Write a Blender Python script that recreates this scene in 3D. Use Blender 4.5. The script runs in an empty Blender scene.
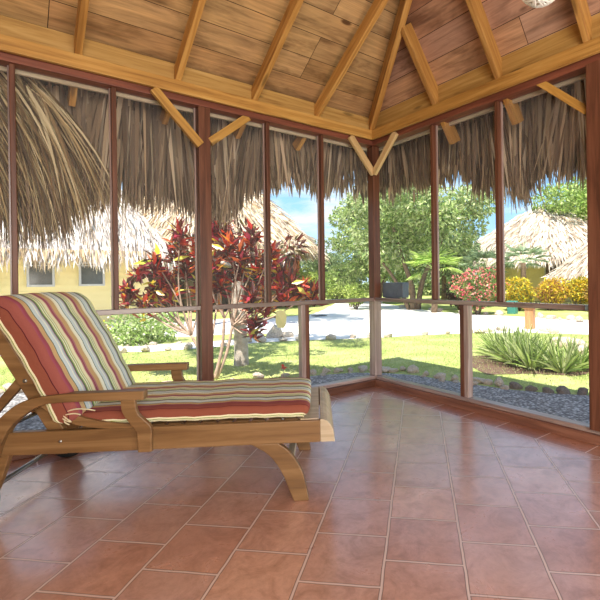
import bpy, math, random
import numpy as np
from mathutils import Matrix, Vector
random.seed(7); rng = np.random.default_rng(7)
scene = bpy.context.scene
col = scene.collection
pi = math.pi

# ------------------------------------------------------------------ helpers
def link(o):
    col.objects.link(o); return o

def tag(o, label=None, cat=None, group=None, kind=None):
    if label: o['label'] = label
    if cat: o['category'] = cat
    if group: o['group'] = group
    if kind: o['kind'] = kind
    return o

WM = {}
def empty(name, loc=(0, 0, 0), mat=None):
    o = bpy.data.objects.new(name, None)
    o.empty_display_size = 0.1
    M = mat if mat is not None else Matrix.Translation(Vector(loc))
    o.matrix_basis = M; WM[o] = M.copy()
    return link(o)

def place(o, M, parent=None):
    """put o at world matrix M, below parent"""
    WM[o] = M.copy()
    if parent is not None:
        o.parent = parent
        o.matrix_basis = WM[parent].inverted() @ M
    else:
        o.matrix_basis = M
    return o

def mesh_obj(name, verts, faces, mat, parent=None, M=None, smooth=False, local=False, cols=None, uvs=None, mats=None, midx=None):
    me = bpy.data.meshes.new(name)
    me.from_pydata([tuple(map(float, v)) for v in verts], [], [tuple(map(int, f)) for f in faces])
    if cols is not None:      # per face colour
        at = me.color_attributes.new('Col', 'FLOAT_COLOR', 'CORNER')
        arr = np.ones((len(me.loops), 4), dtype=np.float32)
        ln = np.array([len(f) for f in faces])
        arr[:, :3] = np.repeat(np.asarray(cols, dtype=np.float32), ln, axis=0)
        at.data.foreach_set('color', arr.ravel())
    if uvs is not None:       # per vertex uv
        uv = me.uv_layers.new(name='UVMap')
        li = np.zeros(len(me.loops), dtype=np.int32); me.loops.foreach_get('vertex_index', li)
        uv.data.foreach_set('uv', np.asarray(uvs, dtype=np.float32)[li].ravel())
    if mats:
        for m in mats: me.materials.append(m)
        me.polygons.foreach_set('material_index', midx)
    else:
        me.materials.append(mat)
    if smooth:
        me.polygons.foreach_set('use_smooth', [True] * len(me.polygons))
    me.update()
    o = bpy.data.objects.new(name, me)
    link(o)
    if local:                 # verts are in the parent's own frame
        o.parent = parent; WM[o] = WM[parent].copy()
    elif M is not None:
        place(o, M, parent)
    elif parent is not None:
        place(o, Matrix.Identity(4), parent)
    else:
        WM[o] = Matrix.Identity(4)
    return o

def bevel(o, w=0.004, seg=2):
    m = o.modifiers.new('bevel', 'BEVEL'); m.width = w; m.segments = seg; m.limit_method = 'ANGLE'; m.angle_limit = 0.6
    return o

def box_data(x0, x1, y0, y1, z0, z1):
    v = [(x0, y0, z0), (x1, y0, z0), (x1, y1, z0), (x0, y1, z0), (x0, y0, z1), (x1, y0, z1), (x1, y1, z1), (x0, y1, z1)]
    f = [(0, 3, 2, 1), (4, 5, 6, 7), (0, 1, 5, 4), (1, 2, 6, 5), (2, 3, 7, 6), (3, 0, 4, 7)]
    return v, f

def frame(p0, p1, up):
    p0 = Vector(p0); x = (Vector(p1) - p0).normalized(); up = Vector(up)
    y = up.cross(x).normalized(); z = x.cross(y)
    M = Matrix(((x.x, y.x, z.x, p0.x), (x.y, y.y, z.y, p0.y), (x.z, y.z, z.z, p0.z), (0, 0, 0, 1)))
    return M

def beam(name, p0, p1, w, h, mat, parent=None, up=(0, 0, 1), zoff=0.0, b=0.004, tip=None):
    """timber from p0 to p1; w across, h along 'up' (zoff: 0 centred, 1 sits above the line, -1 below)"""
    L = (Vector(p1) - Vector(p0)).length
    z0, z1 = -h / 2 + zoff * h / 2, h / 2 + zoff * h / 2
    v, f = box_data(0, L, -w / 2, w / 2, z0, z1)
    if tip:   # pull in the far upper/lower end corners: (dx at bottom, dx at top)
        v[1] = (L + tip[0], v[1][1], v[1][2]); v[2] = (L + tip[0], v[2][1], v[2][2])
        v[5] = (L + tip[1], v[5][1], v[5][2]); v[6] = (L + tip[1], v[6][1], v[6][2])
    o = mesh_obj(name, v, f, mat, parent, frame(p0, p1, up))
    if b: bevel(o, b)
    return o

def prism(name, poly, v0, v1, mat, parent, b=0.004, local=True):
    """poly in the (u,z) plane, extruded from v0 to v1 in the parent's frame"""
    n = len(poly)
    vs = [(u, v0, z) for u, z in poly] + [(u, v1, z) for u, z in poly]
    a = sum(poly[i][0] * poly[(i + 1) % n][1] - poly[(i + 1) % n][0] * poly[i][1] for i in range(n))
    s = range(n) if a > 0 else range(n - 1, -1, -1)
    s = list(s)
    fs = [tuple(s), tuple(n + i for i in reversed(s))]
    for k in range(n):
        i, j = s[k], s[(k + 1) % n]
        fs.append((j, i, n + i, n + j))
    o = mesh_obj(name, vs, fs, mat, parent, local=True)
    if b: bevel(o, b)
    return o

def spline(pts, n=6):
    """Catmull-Rom through points"""
    P = [pts[0]] + list(pts) + [pts[-1]]; out = []
    for i in range(1, len(P) - 2):
        p0, p1, p2, p3 = [np.array(q, float) for q in P[i - 1:i + 3]]
        for k in range(n):
            t = k / n
            out.append(tuple(0.5 * ((2 * p1) + (-p0 + p2) * t + (2 * p0 - 5 * p1 + 4 * p2 - p3) * t * t + (-p0 + 3 * p1 - 3 * p2 + p3) * t ** 3)))
    out.append(tuple(map(float, P[-1])))
    return out

def tube_data(path, radii, n=10):
    vs, fs = [], []
    path = [Vector(p) for p in path]
    ref = Vector((0.3, 0.2, 1)).normalized()
    for i, p in enumerate(path):
        d = (path[min(i + 1, len(path) - 1)] - path[max(i - 1, 0)]).normalized()
        a = d.cross(ref)
        if a.length < 0.05: a = d.cross(Vector((1, 0, 0)))
        a.normalize(); b = d.cross(a)
        r = radii[i]
        for k in range(n):
            t = 2 * pi * k / n
            q = p + a * (r * math.cos(t)) + b * (r * math.sin(t)); vs.append(tuple(q))
    for i in range(len(path) - 1):
        for k in range(n):
            k2 = (k + 1) % n
            fs.append((i * n + k, i * n + k2, (i + 1) * n + k2, (i + 1) * n + k))
    fs.append(tuple(range(n - 1, -1, -1))); m = (len(path) - 1) * n
    fs.append(tuple(m + k for k in range(n)))
    return vs, fs

class MB:
    def __init__(s): s.v = []; s.f = []; s.c = []
    def add(s, vf, c=(1, 1, 1)):
        o = len(s.v); v, f = vf[0], vf[1]
        s.v += list(v); s.f += [tuple(o + i for i in q) for q in f]; s.c += [c] * len(f); return s
    def build(s, name, mat, parent=None, smooth=False, **k):
        return mesh_obj(name, s.v, s.f, mat, parent, smooth=smooth, cols=s.c, **k)

def rand_dir(n):
    d = rng.normal(size=(n, 3)); return d / np.linalg.norm(d, axis=1)[:, None]
def norm(a): return a / (np.linalg.norm(a, axis=1)[:, None] + 1e-9)

def leaf_mesh(P, D, L, Wd, C, fold=0.25, up=None):
    """leaves with a folded midrib: P base, D direction, L length, Wd width, C colour (N,3)"""
    n = len(P); D = norm(D)
    S = norm(np.cross(D, rand_dir(n) if up is None else up)); N = np.cross(S, D)
    L = np.asarray(L).reshape(-1, 1) * np.ones((n, 1)); Wd = np.asarray(Wd).reshape(-1, 1) * np.ones((n, 1))
    mid = P + D * L * .45 - N * Wd * fold
    tip = P + D * L - N * L * 0.12
    V = np.stack([P, P + D * L * .45 + S * Wd * .5, tip, P + D * L * .45 - S * Wd * .5, mid], 1).reshape(-1, 3)
    b = np.arange(n)[:, None] * 5
    F = np.concatenate([b + np.array([[0, 1, 4]]), b + np.array([[1, 2, 4]]), b + np.array([[0, 4, 3]]), b + np.array([[4, 2, 3]])], 1).reshape(-1, 3)
    return V, F, np.repeat(C, 4, axis=0)

def blade_mesh(P, D, L, Wd, C, grav=0.5, segs=4, S=None, tip=0.15):
    n = len(P); D = norm(D)
    if S is None: S = norm(np.cross(D, rand_dir(n)))
    L = np.asarray(L).reshape(-1, 1) * np.ones((n, 1)); Wd = np.asarray(Wd).reshape(-1, 1) * np.ones((n, 1))
    g = np.asarray(grav).reshape(-1, 1) * np.ones((n, 1))
    p = P.copy(); d = D.copy(); rings = []
    for k in range(segs + 1):
        t = k / segs
        w = Wd * (1 - (1 - tip) * t ** 1.6) * (0.6 + 0.4 * min(1, t * 4))
        rings.append(np.stack([p - S * w / 2, p + S * w / 2], 1))
        d = norm(d + g * np.array([[0, 0, -1.0]]) / segs)
        p = p + d * L / segs
    V = np.stack(rings, 1).reshape(-1, 3)
    m = 2 * (segs + 1); b = np.arange(n)[:, None] * m; F = []
    for k in range(segs):
        F.append(b + np.array([[2 * k, 2 * k + 1, 2 * k + 3, 2 * k + 2]]))
    F = np.stack(F, 1).reshape(-1, 4)
    return V, F, np.repeat(C, segs, axis=0)

def join(parts):
    V, F, C, o = [], [], [], 0
    for v, f, c in parts:
        V.append(v); F += [tuple(r) for r in (np.asarray(f) + o).tolist()]; C.append(c); o += len(v)
    return np.concatenate(V), F, np.concatenate(C)

def pick(cols, n, jit=0.12):
    cols = np.array(cols, float); i = rng.integers(0, len(cols), n)
    return np.clip(cols[i] * (1 + rng.normal(size=(n, 1)) * jit), 0, 1)

# ------------------------------------------------------------------ materials
def newmat(name):
    m = bpy.data.materials.new(name); m.use_nodes = True
    nt = m.node_tree; nt.nodes.clear(); return m, nt
def N(nt, t, **k):
    n = nt.nodes.new(t)
    for a, b in k.items():
        if hasattr(n, a) and not a.startswith('i_'): setattr(n, a, b)
    return n
def out(nt, sh):
    o = nt.nodes.new('ShaderNodeOutputMaterial'); nt.links.new(sh, o.inputs['Surface']); return o
def ramp(nt, fac, stops, interp='LINEAR'):
    r = nt.nodes.new('ShaderNodeValToRGB'); r.color_ramp.interpolation = interp
    e = r.color_ramp.elements
    while len(e) > 1: e.remove(e[-1])
    e[0].position = stops[0][0]; e[0].color = (*stops[0][1], 1)
    for p, c in stops[1:]:
        x = e.new(p); x.color = (*c, 1)
    nt.links.new(fac, r.inputs[0]); return r.outputs[0]
def mix(nt, fac, a, b, typ='MIX'):
    m = nt.nodes.new('ShaderNodeMix'); m.data_type = 'RGBA'; m.blend_type = typ
    for s, v in ((m.inputs[0], fac), (m.inputs[6], a), (m.inputs[7], b)):
        if isinstance(v, (int, float)): s.default_value = v
        elif isinstance(v, tuple): s.default_value = (*v, 1)
        else: nt.links.new(v, s)
    return m.outputs[2]
def noise(nt, vec, scale, detail=4, rough=.55, dist=0):
    n = nt.nodes.new('ShaderNodeTexNoise'); n.inputs['Scale'].default_value = scale
    n.inputs['Detail'].default_value = detail; n.inputs['Roughness'].default_value = rough
    n.inputs['Distortion'].default_value = dist
    if vec is not None: nt.links.new(vec, n.inputs['Vector'])
    return n.outputs['Fac']
def coord(nt, kind='Object'):
    return nt.nodes.new('ShaderNodeTexCoord').outputs[kind]
def mapping(nt, vec, scale=(1, 1, 1), rot=(0, 0, 0), loc=(0, 0, 0)):
    m = nt.nodes.new('ShaderNodeMapping'); m.inputs['Scale'].default_value = scale
    m.inputs['Rotation'].default_value = rot; m.inputs['Location'].default_value = loc
    nt.links.new(vec, m.inputs['Vector']); return m.outputs[0]
def bsdf(nt, colr, rough=.6, spec=.5, bump=None, bs=.3, bd=.01, sub=0):
    b = nt.nodes.new('ShaderNodeBsdfPrincipled')
    if isinstance(colr, tuple): b.inputs['Base Color'].default_value = (*colr, 1)
    else: nt.links.new(colr, b.inputs['Base Color'])
    if isinstance(rough, (int, float)): b.inputs['Roughness'].default_value = rough
    else: nt.links.new(rough, b.inputs['Roughness'])
    b.inputs['Specular IOR Level'].default_value = spec
    if bump is not None:
        bp = nt.nodes.new('ShaderNodeBump'); bp.inputs['Strength'].default_value = bs; bp.inputs['Distance'].default_value = bd
        nt.links.new(bump, bp.inputs['Height']); nt.links.new(bp.outputs[0], b.inputs['Normal'])
    return b.outputs[0]

def wood(name, dark, mid, light, rough=.5, scale=1.0, knots=True, spec=.4, rnd=.25):
    """timber whose grain runs along the object's own x axis"""
    m, nt = newmat(name)
    oi = nt.nodes.new('ShaderNodeObjectInfo')
    v = coord(nt)
    sh = nt.nodes.new('ShaderNodeVectorMath'); sh.operation = 'ADD'
    cx = nt.nodes.new('ShaderNodeMath'); cx.operation = 'MULTIPLY'; cx.inputs[1].default_value = 40
    nt.links.new(oi.outputs['Random'], cx.inputs[0])
    nt.links.new(v, sh.inputs[0]); nt.links.new(cx.outputs[0], sh.inputs[1])
    g = noise(nt, mapping(nt, sh.outputs[0], (1.6 * scale, 28 * scale, 28 * scale)), 1.0, 5, .6, .8)
    c = ramp(nt, g, [(.28, dark), (.5, mid), (.72, light)])
    if knots:
        vo = nt.nodes.new('ShaderNodeTexVoronoi'); vo.inputs['Scale'].default_value = 1
        nt.links.new(mapping(nt, sh.outputs[0], (2.2, 9, 9)), vo.inputs['Vector'])
        k = ramp(nt, vo.outputs['Distance'], [(0.0, (0, 0, 0)), (.1, (.25, .25, .25)), (.17, (1, 1, 1))])
        c = mix(nt, .6, c, k, 'MULTIPLY')
    rr = nt.nodes.new('ShaderNodeMapRange'); rr.inputs[3].default_value = 1 - rnd; rr.inputs[4].default_value = 1 + rnd * .4
    nt.links.new(oi.outputs['Random'], rr.inputs[0])
    hs = nt.nodes.new('ShaderNodeHueSaturation'); nt.links.new(c, hs.inputs['Color']); nt.links.new(rr.outputs[0], hs.inputs['Value'])
    out(nt, bsdf(nt, hs.outputs[0], rough, spec, g, .25, .003)); return m

def woodY(*a, **k): return wood(*a, **k)

M_rafter = wood('rafter_timber', (.27, .12, .026), (.43, .21, .05), (.58, .33, .10), .5, rnd=.18)
M_beam = wood('beam_timber', (.30, .14, .03), (.49, .255, .06), (.62, .37, .11), .5, rnd=.1)
M_pale = wood('pale_pine', (.50, .30, .11), (.68, .47, .22), (.80, .62, .36), .55, rnd=.2)
M_brace = wood('golden_brace', (.30, .14, .03), (.50, .27, .06), (.62, .37, .11), .5, rnd=.12)
M_red = wood('red_stained_frame', (.060, .022, .012), (.13, .048, .026), (.20, .082, .045), .42, knots=False, spec=.35, rnd=.12)
M_redbeam = wood('red_stained_plate', (.11, .032, .018), (.19, .058, .034), (.27, .09, .05), .45, knots=False, rnd=.1)
M_trim = wood('pale_frame', (.20, .13, .11), (.34, .24, .21), (.48, .37, .33), .3, knots=False, spec=.7, rnd=.1)
M_rail = wood('dark_rail', (.12, .08, .065), (.22, .155, .13), (.32, .25, .22), .25, knots=False, spec=.6, rnd=.1)
M_teak = wood('oiled_teak', (.11, .054, .02), (.20, .105, .04), (.285, .165, .072), .42, scale=.8, knots=False, rnd=.10)
M_teakpale = wood('pale_teak', (.34, .26, .16), (.48, .38, .26), (.58, .49, .36), .4, scale=.8, knots=False, rnd=.08)  # paler teak for the foot board, end slat and stretcher
M_fascia = wood('fascia_grey', (.36, .27, .17), (.50, .40, .27), (.6, .5, .36), .7)
M_darkwood = wood('dark_stain_wood', (.03, .018, .012), (.06, .035, .022), (.09, .05, .035), .6, knots=False)
M_bollard = wood('bollard_wood', (.30, .13, .05), (.46, .22, .09), (.58, .32, .15), .7, knots=False)
M_orange = wood('orange_post', (.40, .10, .02), (.55, .17, .04), (.62, .25, .07), .6, knots=False)

def plank_mat(name, tones, seam):
    m, nt = newmat(name)
    uv = coord(nt, 'UV')
    br = nt.nodes.new('ShaderNodeTexBrick'); nt.links.new(uv, br.inputs['Vector'])
    br.inputs['Scale'].default_value = 1; br.inputs['Brick Width'].default_value = 4.7; br.inputs['Row Height'].default_value = .19
    br.inputs['Mortar Size'].default_value = .0028; br.inputs['Mortar Smooth'].default_value = .3; br.inputs['Bias'].default_value = 0
    br.offset = .37; br.offset_frequency = 3
    br.inputs['Color1'].default_value = (0, 0, 0, 1); br.inputs['Color2'].default_value = (1, 1, 1, 1); br.inputs['Mortar'].default_value = (.5, .5, .5, 1)
    base = ramp(nt, br.outputs['Color'], tones)
    # shift the grain from plank to plank
    sc = nt.nodes.new('ShaderNodeVectorMath'); sc.operation = 'SCALE'; sc.inputs['Scale'].default_value = 30
    nt.links.new(br.outputs['Color'], sc.inputs[0])
    ad = nt.nodes.new('ShaderNodeVectorMath'); ad.operation = 'ADD'; nt.links.new(uv, ad.inputs[0]); nt.links.new(sc.outputs[0], ad.inputs[1])
    g = noise(nt, mapping(nt, ad.outputs[0], (1.3, 22, 1)), 1, 6, .65, 1.2)
    gg = ramp(nt, g, [(.25, (.36, .33, .31)), (.5, (.86, .84, .82)), (.75, (1.28, 1.24, 1.18))])
    c = mix(nt, .85, base, gg, 'MULTIPLY')
    blot = noise(nt, mapping(nt, ad.outputs[0], (1.5, 4, 1)), 1.4, 4, .6, .5)
    bc = ramp(nt, blot, [(.32, (.34, .27, .23)), (.5, (.95, .95, .95)), (.7, (1.15, 1.12, 1.05))])
    c = mix(nt, .8, c, bc, 'MULTIPLY')
    vo = nt.nodes.new('ShaderNodeTexVoronoi'); nt.links.new(mapping(nt, ad.outputs[0], (1.7, 4.5, 1)), vo.inputs['Vector']); vo.inputs['Scale'].default_value = 1
    k = ramp(nt, vo.outputs['Distance'], [(0.0, (.03, .02, .01)), (.07, (.15, .09, .07)), (.11, (1, 1, 1))])
    c = mix(nt, .9, c, k, 'MULTIPLY')
    c = mix(nt, br.outputs['Fac'], c, seam)
    out(nt, bsdf(nt, c, .6, .3, br.outputs['Fac'], -.6, .006)); return m
M_plankL = plank_mat('ceiling_planks_tan', [(0, (.40, .24, .10)), (.3, (.54, .34, .15)), (.6, (.46, .29, .13)), (.85, (.58, .38, .18)), (1, (.44, .25, .11))], (.05, .025, .012))
M_plankR = plank_mat('ceiling_planks_mixed', [(0, (.46, .20, .12)), (.25, (.50, .30, .17)), (.45, (.36, .17, .12)), (.65, (.56, .37, .20)), (.85, (.40, .22, .15)), (1, (.46, .29, .20))], (.05, .022, .012))

def tile_mat():
    m, nt = newmat('terracotta_tiles')
    c0 = coord(nt)
    cu = nt.nodes.new('ShaderNodeVectorMath'); cu.operation = 'DOT_PRODUCT'; cu.inputs[1].default_value = (.723, .691, 0)
    cv = nt.nodes.new('ShaderNodeVectorMath'); cv.operation = 'DOT_PRODUCT'; cv.inputs[1].default_value = (.691, -.723, 0)
    nt.links.new(c0, cu.inputs[0]); nt.links.new(c0, cv.inputs[0])
    cb = nt.nodes.new('ShaderNodeCombineXYZ'); nt.links.new(cu.outputs['Value'], cb.inputs[0]); nt.links.new(cv.outputs['Value'], cb.inputs[1])
    p = mapping(nt, cb.outputs[0], loc=(.087 + 30.4, -.009 + 29.25, 0))
    wob = noise(nt, c0, 7, 2)
    wv = nt.nodes.new('ShaderNodeVectorMath'); wv.operation = 'MULTIPLY_ADD'
    cmb = nt.nodes.new('ShaderNodeCombineXYZ'); nt.links.new(wob, cmb.inputs[0]); nt.links.new(wob, cmb.inputs[1])
    nt.links.new(cmb.outputs[0], wv.inputs[0]); wv.inputs[1].default_value = (.008, .008, 0); nt.links.new(p, wv.inputs[2])
    br = nt.nodes.new('ShaderNodeTexBrick'); nt.links.new(wv.outputs[0], br.inputs['Vector'])
    br.inputs['Scale'].default_value = 1; br.inputs['Brick Width'].default_value = .304; br.inputs['Row Height'].default_value = .2925
    br.inputs['Mortar Size'].default_value = .0085; br.inputs['Mortar Smooth'].default_value = 1; br.inputs['Bias'].default_value = 0
    br.offset = .5; br.offset_frequency = 2
    br.inputs['Color1'].default_value = (0, 0, 0, 1); br.inputs['Color2'].default_value = (1, 1, 1, 1); br.inputs['Mortar'].default_value = (.5, .5, .5, 1)
    tile_finish(m, nt, c0, br, [(0, (.44, .21, .14)), (.35, (.53, .265, .185)), (.65, (.50, .275, .215)), (1, (.60, .32, .22))])
    return m
def tile_finish(m, nt, c0, br, tones):
    base = ramp(nt, br.outputs['Color'], tones)
    n1 = noise(nt, c0, 7, 8, .72, .9)
    a = ramp(nt, n1, [(.32, (.66, .58, .53)), (.5, (1.02, 1.02, 1.02)), (.72, (1.3, 1.36, 1.42))])
    c = mix(nt, .85, base, a, 'MULTIPLY')
    n2 = noise(nt, c0, 42, 5, .7, .3)
    a2 = ramp(nt, n2, [(.3, (.80, .78, .76)), (.6, (1.05, 1.05, 1.05))])
    c = mix(nt, .7, c, a2, 'MULTIPLY')
    n3 = noise(nt, c0, 2.2, 3, .5)
    c = mix(nt, ramp(nt, n3, [(.5, (0, 0, 0)), (.75, (.35, .35, .35))]), c, (.56, .36, .31))
    gj = ramp(nt, br.outputs['Fac'], [(.0, (0, 0, 0)), (.12, (1, 1, 1))])
    gc = ramp(nt, br.outputs['Fac'], [(.25, (.16, .075, .05)), (.75, (.68, .52, .47))])
    c = mix(nt, gj, c, gc)
    r = ramp(nt, n1, [(.3, (.42, .42, .42)), (.7, (.24, .24, .24))])
    h = mix(nt, .82, n2, br.outputs['Fac'], 'MIX')
    out(nt, bsdf(nt, c, r, .8, br.outputs['Fac'], -.8, .006))
    pb = nt.nodes['Principled BSDF']; pb.inputs['Coat Roughness'].default_value = .22; pb.inputs['Coat IOR'].default_value = 1.6
    cw = ramp(nt, br.outputs['Fac'], [(.0, (1, 1, 1)), (.2, (.05, .05, .05))]); nt.links.new(cw, pb.inputs['Coat Weight'])
M_tile = tile_mat()
def border_mat():
    m, nt = newmat('terracotta_border')
    c0 = coord(nt)
    br = nt.nodes.new('ShaderNodeTexBrick'); nt.links.new(coord(nt, 'UV'), br.inputs['Vector'])
    br.inputs['Scale'].default_value = 1; br.inputs['Brick Width'].default_value = .31; br.inputs['Row Height'].default_value = .2
    br.inputs['Mortar Size'].default_value = .004; br.offset = 0; br.inputs['Bias'].default_value = 0
    br.inputs['Color1'].default_value = (0, 0, 0, 1); br.inputs['Color2'].default_value = (1, 1, 1, 1)
    tile_finish(m, nt, c0, br, [(0, (.32, .12, .07)), (.5, (.38, .155, .095)), (1, (.44, .20, .12))])
    return m
M_border = border_mat()

def attr_leaf(name, trans=.35, gloss=.0, vary=0.0, rough=.5):
    m, nt = newmat(name)
    a = nt.nodes.new('ShaderNodeAttribute'); a.attribute_name = 'Col'
    b = bsdf(nt, a.outputs['Color'], rough, .3 + gloss)
    if trans:
        t = nt.nodes.new('ShaderNodeBsdfTranslucent'); nt.links.new(a.outputs['Color'], t.inputs['Color'])
        x = nt.nodes.new('ShaderNodeMixShader'); x.inputs[0].default_value = trans
        nt.links.new(b, x.inputs[1]); nt.links.new(t.outputs[0], x.inputs[2]); out(nt, x.outputs[0])
    else: out(nt, b)
    return m
M_leaf = attr_leaf('foliage', .4)
M_croton = attr_leaf('croton_leaf', .3, .3, rough=.35)
M_thatch = attr_leaf('dry_palm_thatch', .22, rough=.8)
M_attr = attr_leaf('painted', 0, rough=.6)

def simple(name, c, rough=.6, spec=.4, ns=0, amt=.3, bump=0, metal=0):
    m, nt = newmat(name)
    if ns:
        n = noise(nt, coord(nt), ns, 5, .6)
        cc = mix(nt, 1.0, c, ramp(nt, n, [(.3, (1 - amt,) * 3), (.7, (1 + amt * .5,) * 3)]), 'MULTIPLY')
        s = bsdf(nt, cc, rough, spec, n if bump else None, bump, .02)
    else: s = bsdf(nt, c, rough, spec)
    if metal: nt.nodes['Principled BSDF'].inputs['Metallic'].default_value = metal
    out(nt, s); return m
M_yellow = simple('yellow_board_wall', (1.0, .82, .38), .7, .3, 3, .03)
M_windowframe = simple('window_frame_paint', (.62, .60, .56), .5)
M_glassdark = simple('dark_window_glass', (.10, .105, .09), .12, .8, 4, .4)
M_thatchbase = simple('thatch_underlayer', (.30, .22, .14), .95, .1, 25, .5, .5)
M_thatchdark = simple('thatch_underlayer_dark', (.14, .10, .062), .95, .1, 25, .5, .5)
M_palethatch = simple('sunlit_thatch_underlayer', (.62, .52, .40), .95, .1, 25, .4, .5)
M_rock = simple('limestone_rock', (.62, .51, .40), .9, .2, 9, .55, .8)
M_rockshade = simple('shaded_limestone_rock', (.20, .17, .15), .9, .2, 9, .55, .8)  # same limestone with the eave shade put into its colour
M_bark = simple('grey_bark', (.50, .43, .36), .9, .2, 14, .45, .6)
M_barkdark = simple('brown_bark', (.20, .14, .09), .9, .2, 14, .45, .6)
M_stem = simple('pale_stem', (.50, .36, .27), .8, .2, 20, .3)
M_black = simple('black_rubber', (.012, .012, .012), .6)
M_steel = simple('steel_bolt', (.35, .34, .32), .35, .5, metal=.9)
M_slate = simple('slate_box_paint', (.10, .13, .17), .45, .5, 12, .2)
M_greenbox = simple('green_box_paint', (.05, .24, .20), .5)
M_teal = simple('metal_bracket', (.30, .40, .44), .3, .6, 20, .4, metal=.6)
M_drain = simple('drain_iron', (.05, .05, .05), .7)
M_soil = simple('mulch', (.16, .10, .07), .95, .1, 20, .5, .6)
M_tagyellow = simple('yellow_leaf', (.98, .90, .38), .6)
M_plaster = simple('plaster', (.66, .60, .50), .8)

def lawn_mat():
    m, nt = newmat('lawn_grass'); c0 = coord(nt)
    n1 = noise(nt, c0, 1.3, 5, .6, .4); n2 = noise(nt, c0, 55, 4, .7)
    c = ramp(nt, n1, [(.3, (.25, .31, .09)), (.5, (.36, .41, .15)), (.7, (.50, .50, .24))])
    c = mix(nt, .8, c, ramp(nt, n2, [(.3, (.55, .6, .5)), (.65, (1.3, 1.25, 1.1))]), 'MULTIPLY')
    out(nt, bsdf(nt, c, .95, .0, n2, .15, .006)); return m
M_lawn = lawn_mat()
def sand_mat():
    m, nt = newmat('white_sand'); c0 = coord(nt)
    n1 = noise(nt, c0, 1.1, 5, .6); n2 = noise(nt, c0, 40, 4, .7)
    c = ramp(nt, n1, [(.3, (.72, .66, .60)), (.6, (.86, .82, .77))])
    c = mix(nt, .4, c, ramp(nt, n2, [(.3, (.7, .68, .66)), (.6, (1.1, 1.1, 1.1))]), 'MULTIPLY')
    out(nt, bsdf(nt, c, .95, .1, n2, .2, .008)); return m
M_sand = sand_mat()
def gravel_mat():
    m, nt = newmat('grey_gravel'); c0 = coord(nt)
    v = nt.nodes.new('ShaderNodeTexVoronoi'); v.inputs['Scale'].default_value = 38; nt.links.new(c0, v.inputs['Vector'])
    sp = nt.nodes.new('ShaderNodeSeparateColor'); nt.links.new(v.outputs['Color'], sp.inputs[0])
    c = ramp(nt, sp.outputs[0], [(0, (.26, .24, .24)), (.5, (.50, .47, .46)), (1, (.84, .80, .76))])
    c = mix(nt, 1, c, ramp(nt, v.outputs['Distance'], [(.0, (1, 1, 1)), (.6, (.35, .35, .35))]), 'MULTIPLY')
    out(nt, bsdf(nt, c, .9, .2, v.outputs['Distance'], -1, .03)); return m
M_gravel = gravel_mat()

# striped outdoor cloth: uv.x = metres across the cushion, from the piping at the near bottom edge
CR = (.78, .74, .50); GR = (.20, .28, .06); RU = (.24, .072, .045); DK = (.09, .015, .02); MA = (.27, .07, .10); OC = (.56, .38, .19)
BL = (.58, .68, .70); TE = (.07, .15, .12); LI = (.38, .46, .14); WH = (.82, .84, .72); PK = (.42, .17, .20); LG = (.42, .50, .54); RE = (.27, .08, .065)
def stripe_mat():
    m, nt = newmat('striped_cloth')
    uv = coord(nt, 'UV'); sx = nt.nodes.new('ShaderNodeSeparateXYZ'); nt.links.new(uv, sx.inputs[0])
    first = [(0, CR), (.012, GR), (.018, CR), (.027, RU), (.062, RU), (.064, DK), (.068, RE), (.098, RE), (.102, MA), (.110, (.30, .06, .08)), (.114, MA), (.122, OC), (.150, OC)]
    r1 = ramp(nt, sx.outputs[0], first, 'CONSTANT')
    s = nt.nodes.new('ShaderNodeMath'); s.operation = 'SUBTRACT'; s.inputs[1].default_value = .150; nt.links.new(sx.outputs[0], s.inputs[0])
    d = nt.nodes.new('ShaderNodeMath'); d.operation = 'DIVIDE'; d.inputs[1].default_value = .192; nt.links.new(s.outputs[0], d.inputs[0])
    f = nt.nodes.new('ShaderNodeMath'); f.operation = 'FRACT'; nt.links.new(d.outputs[0], f.inputs[0])
    rep = [(0, TE), (.02, BL), (.13, WH), (.16, BL), (.19, LG), (.23, PK), (.25, TE), (.29, LI), (.33, WH), (.36, LI), (.40, WH), (.43, LI), (.46, CR), (.57, PK), (.61, MA), (.65, PK), (.70, OC), (.84, (.36, .24, .12)), (.855, CR), (.90, WH)]
    # shift so that the ochre band comes last
    r2 = ramp(nt, f.outputs[0], rep, 'CONSTANT')
    gt = nt.nodes.new('ShaderNodeMath'); gt.operation = 'GREATER_THAN'; gt.inputs[1].default_value = .150; nt.links.new(sx.outputs[0], gt.inputs[0])
    c = mix(nt, gt.outputs[0], r1, r2)
    n = noise(nt, coord(nt), 14, 3)
    wv = noise(nt, coord(nt), 380, 2)
    c = mix(nt, .4, c, ramp(nt, wv, [(.3, (.85, .85, .85)), (.7, (1.1, 1.1, 1.1))]), 'MULTIPLY')
    out(nt, bsdf(nt, c, .85, .15, n, .35, .02)); return m
M_stripe = stripe_mat()

def screen_mat():
    m, nt = newmat('insect_screen')
    t = nt.nodes.new('ShaderNodeBsdfTransparent'); d = nt.nodes.new('ShaderNodeBsdfDiffuse'); d.inputs['Color'].default_value = (.5, .5, .5, 1)
    x = nt.nodes.new('ShaderNodeMixShader'); x.inputs[0].default_value = .07
    nt.links.new(t.outputs[0], x.inputs[1]); nt.links.new(d.outputs[0], x.inputs[2]); out(nt, x.outputs[0]); return m
M_screen = screen_mat()

# ------------------------------------------------------------------ room shell
W_, L_ = 4.5, 9.6            # room: x from -W_ to 0, y from -L_ to 0, outer corner at the origin
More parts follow.
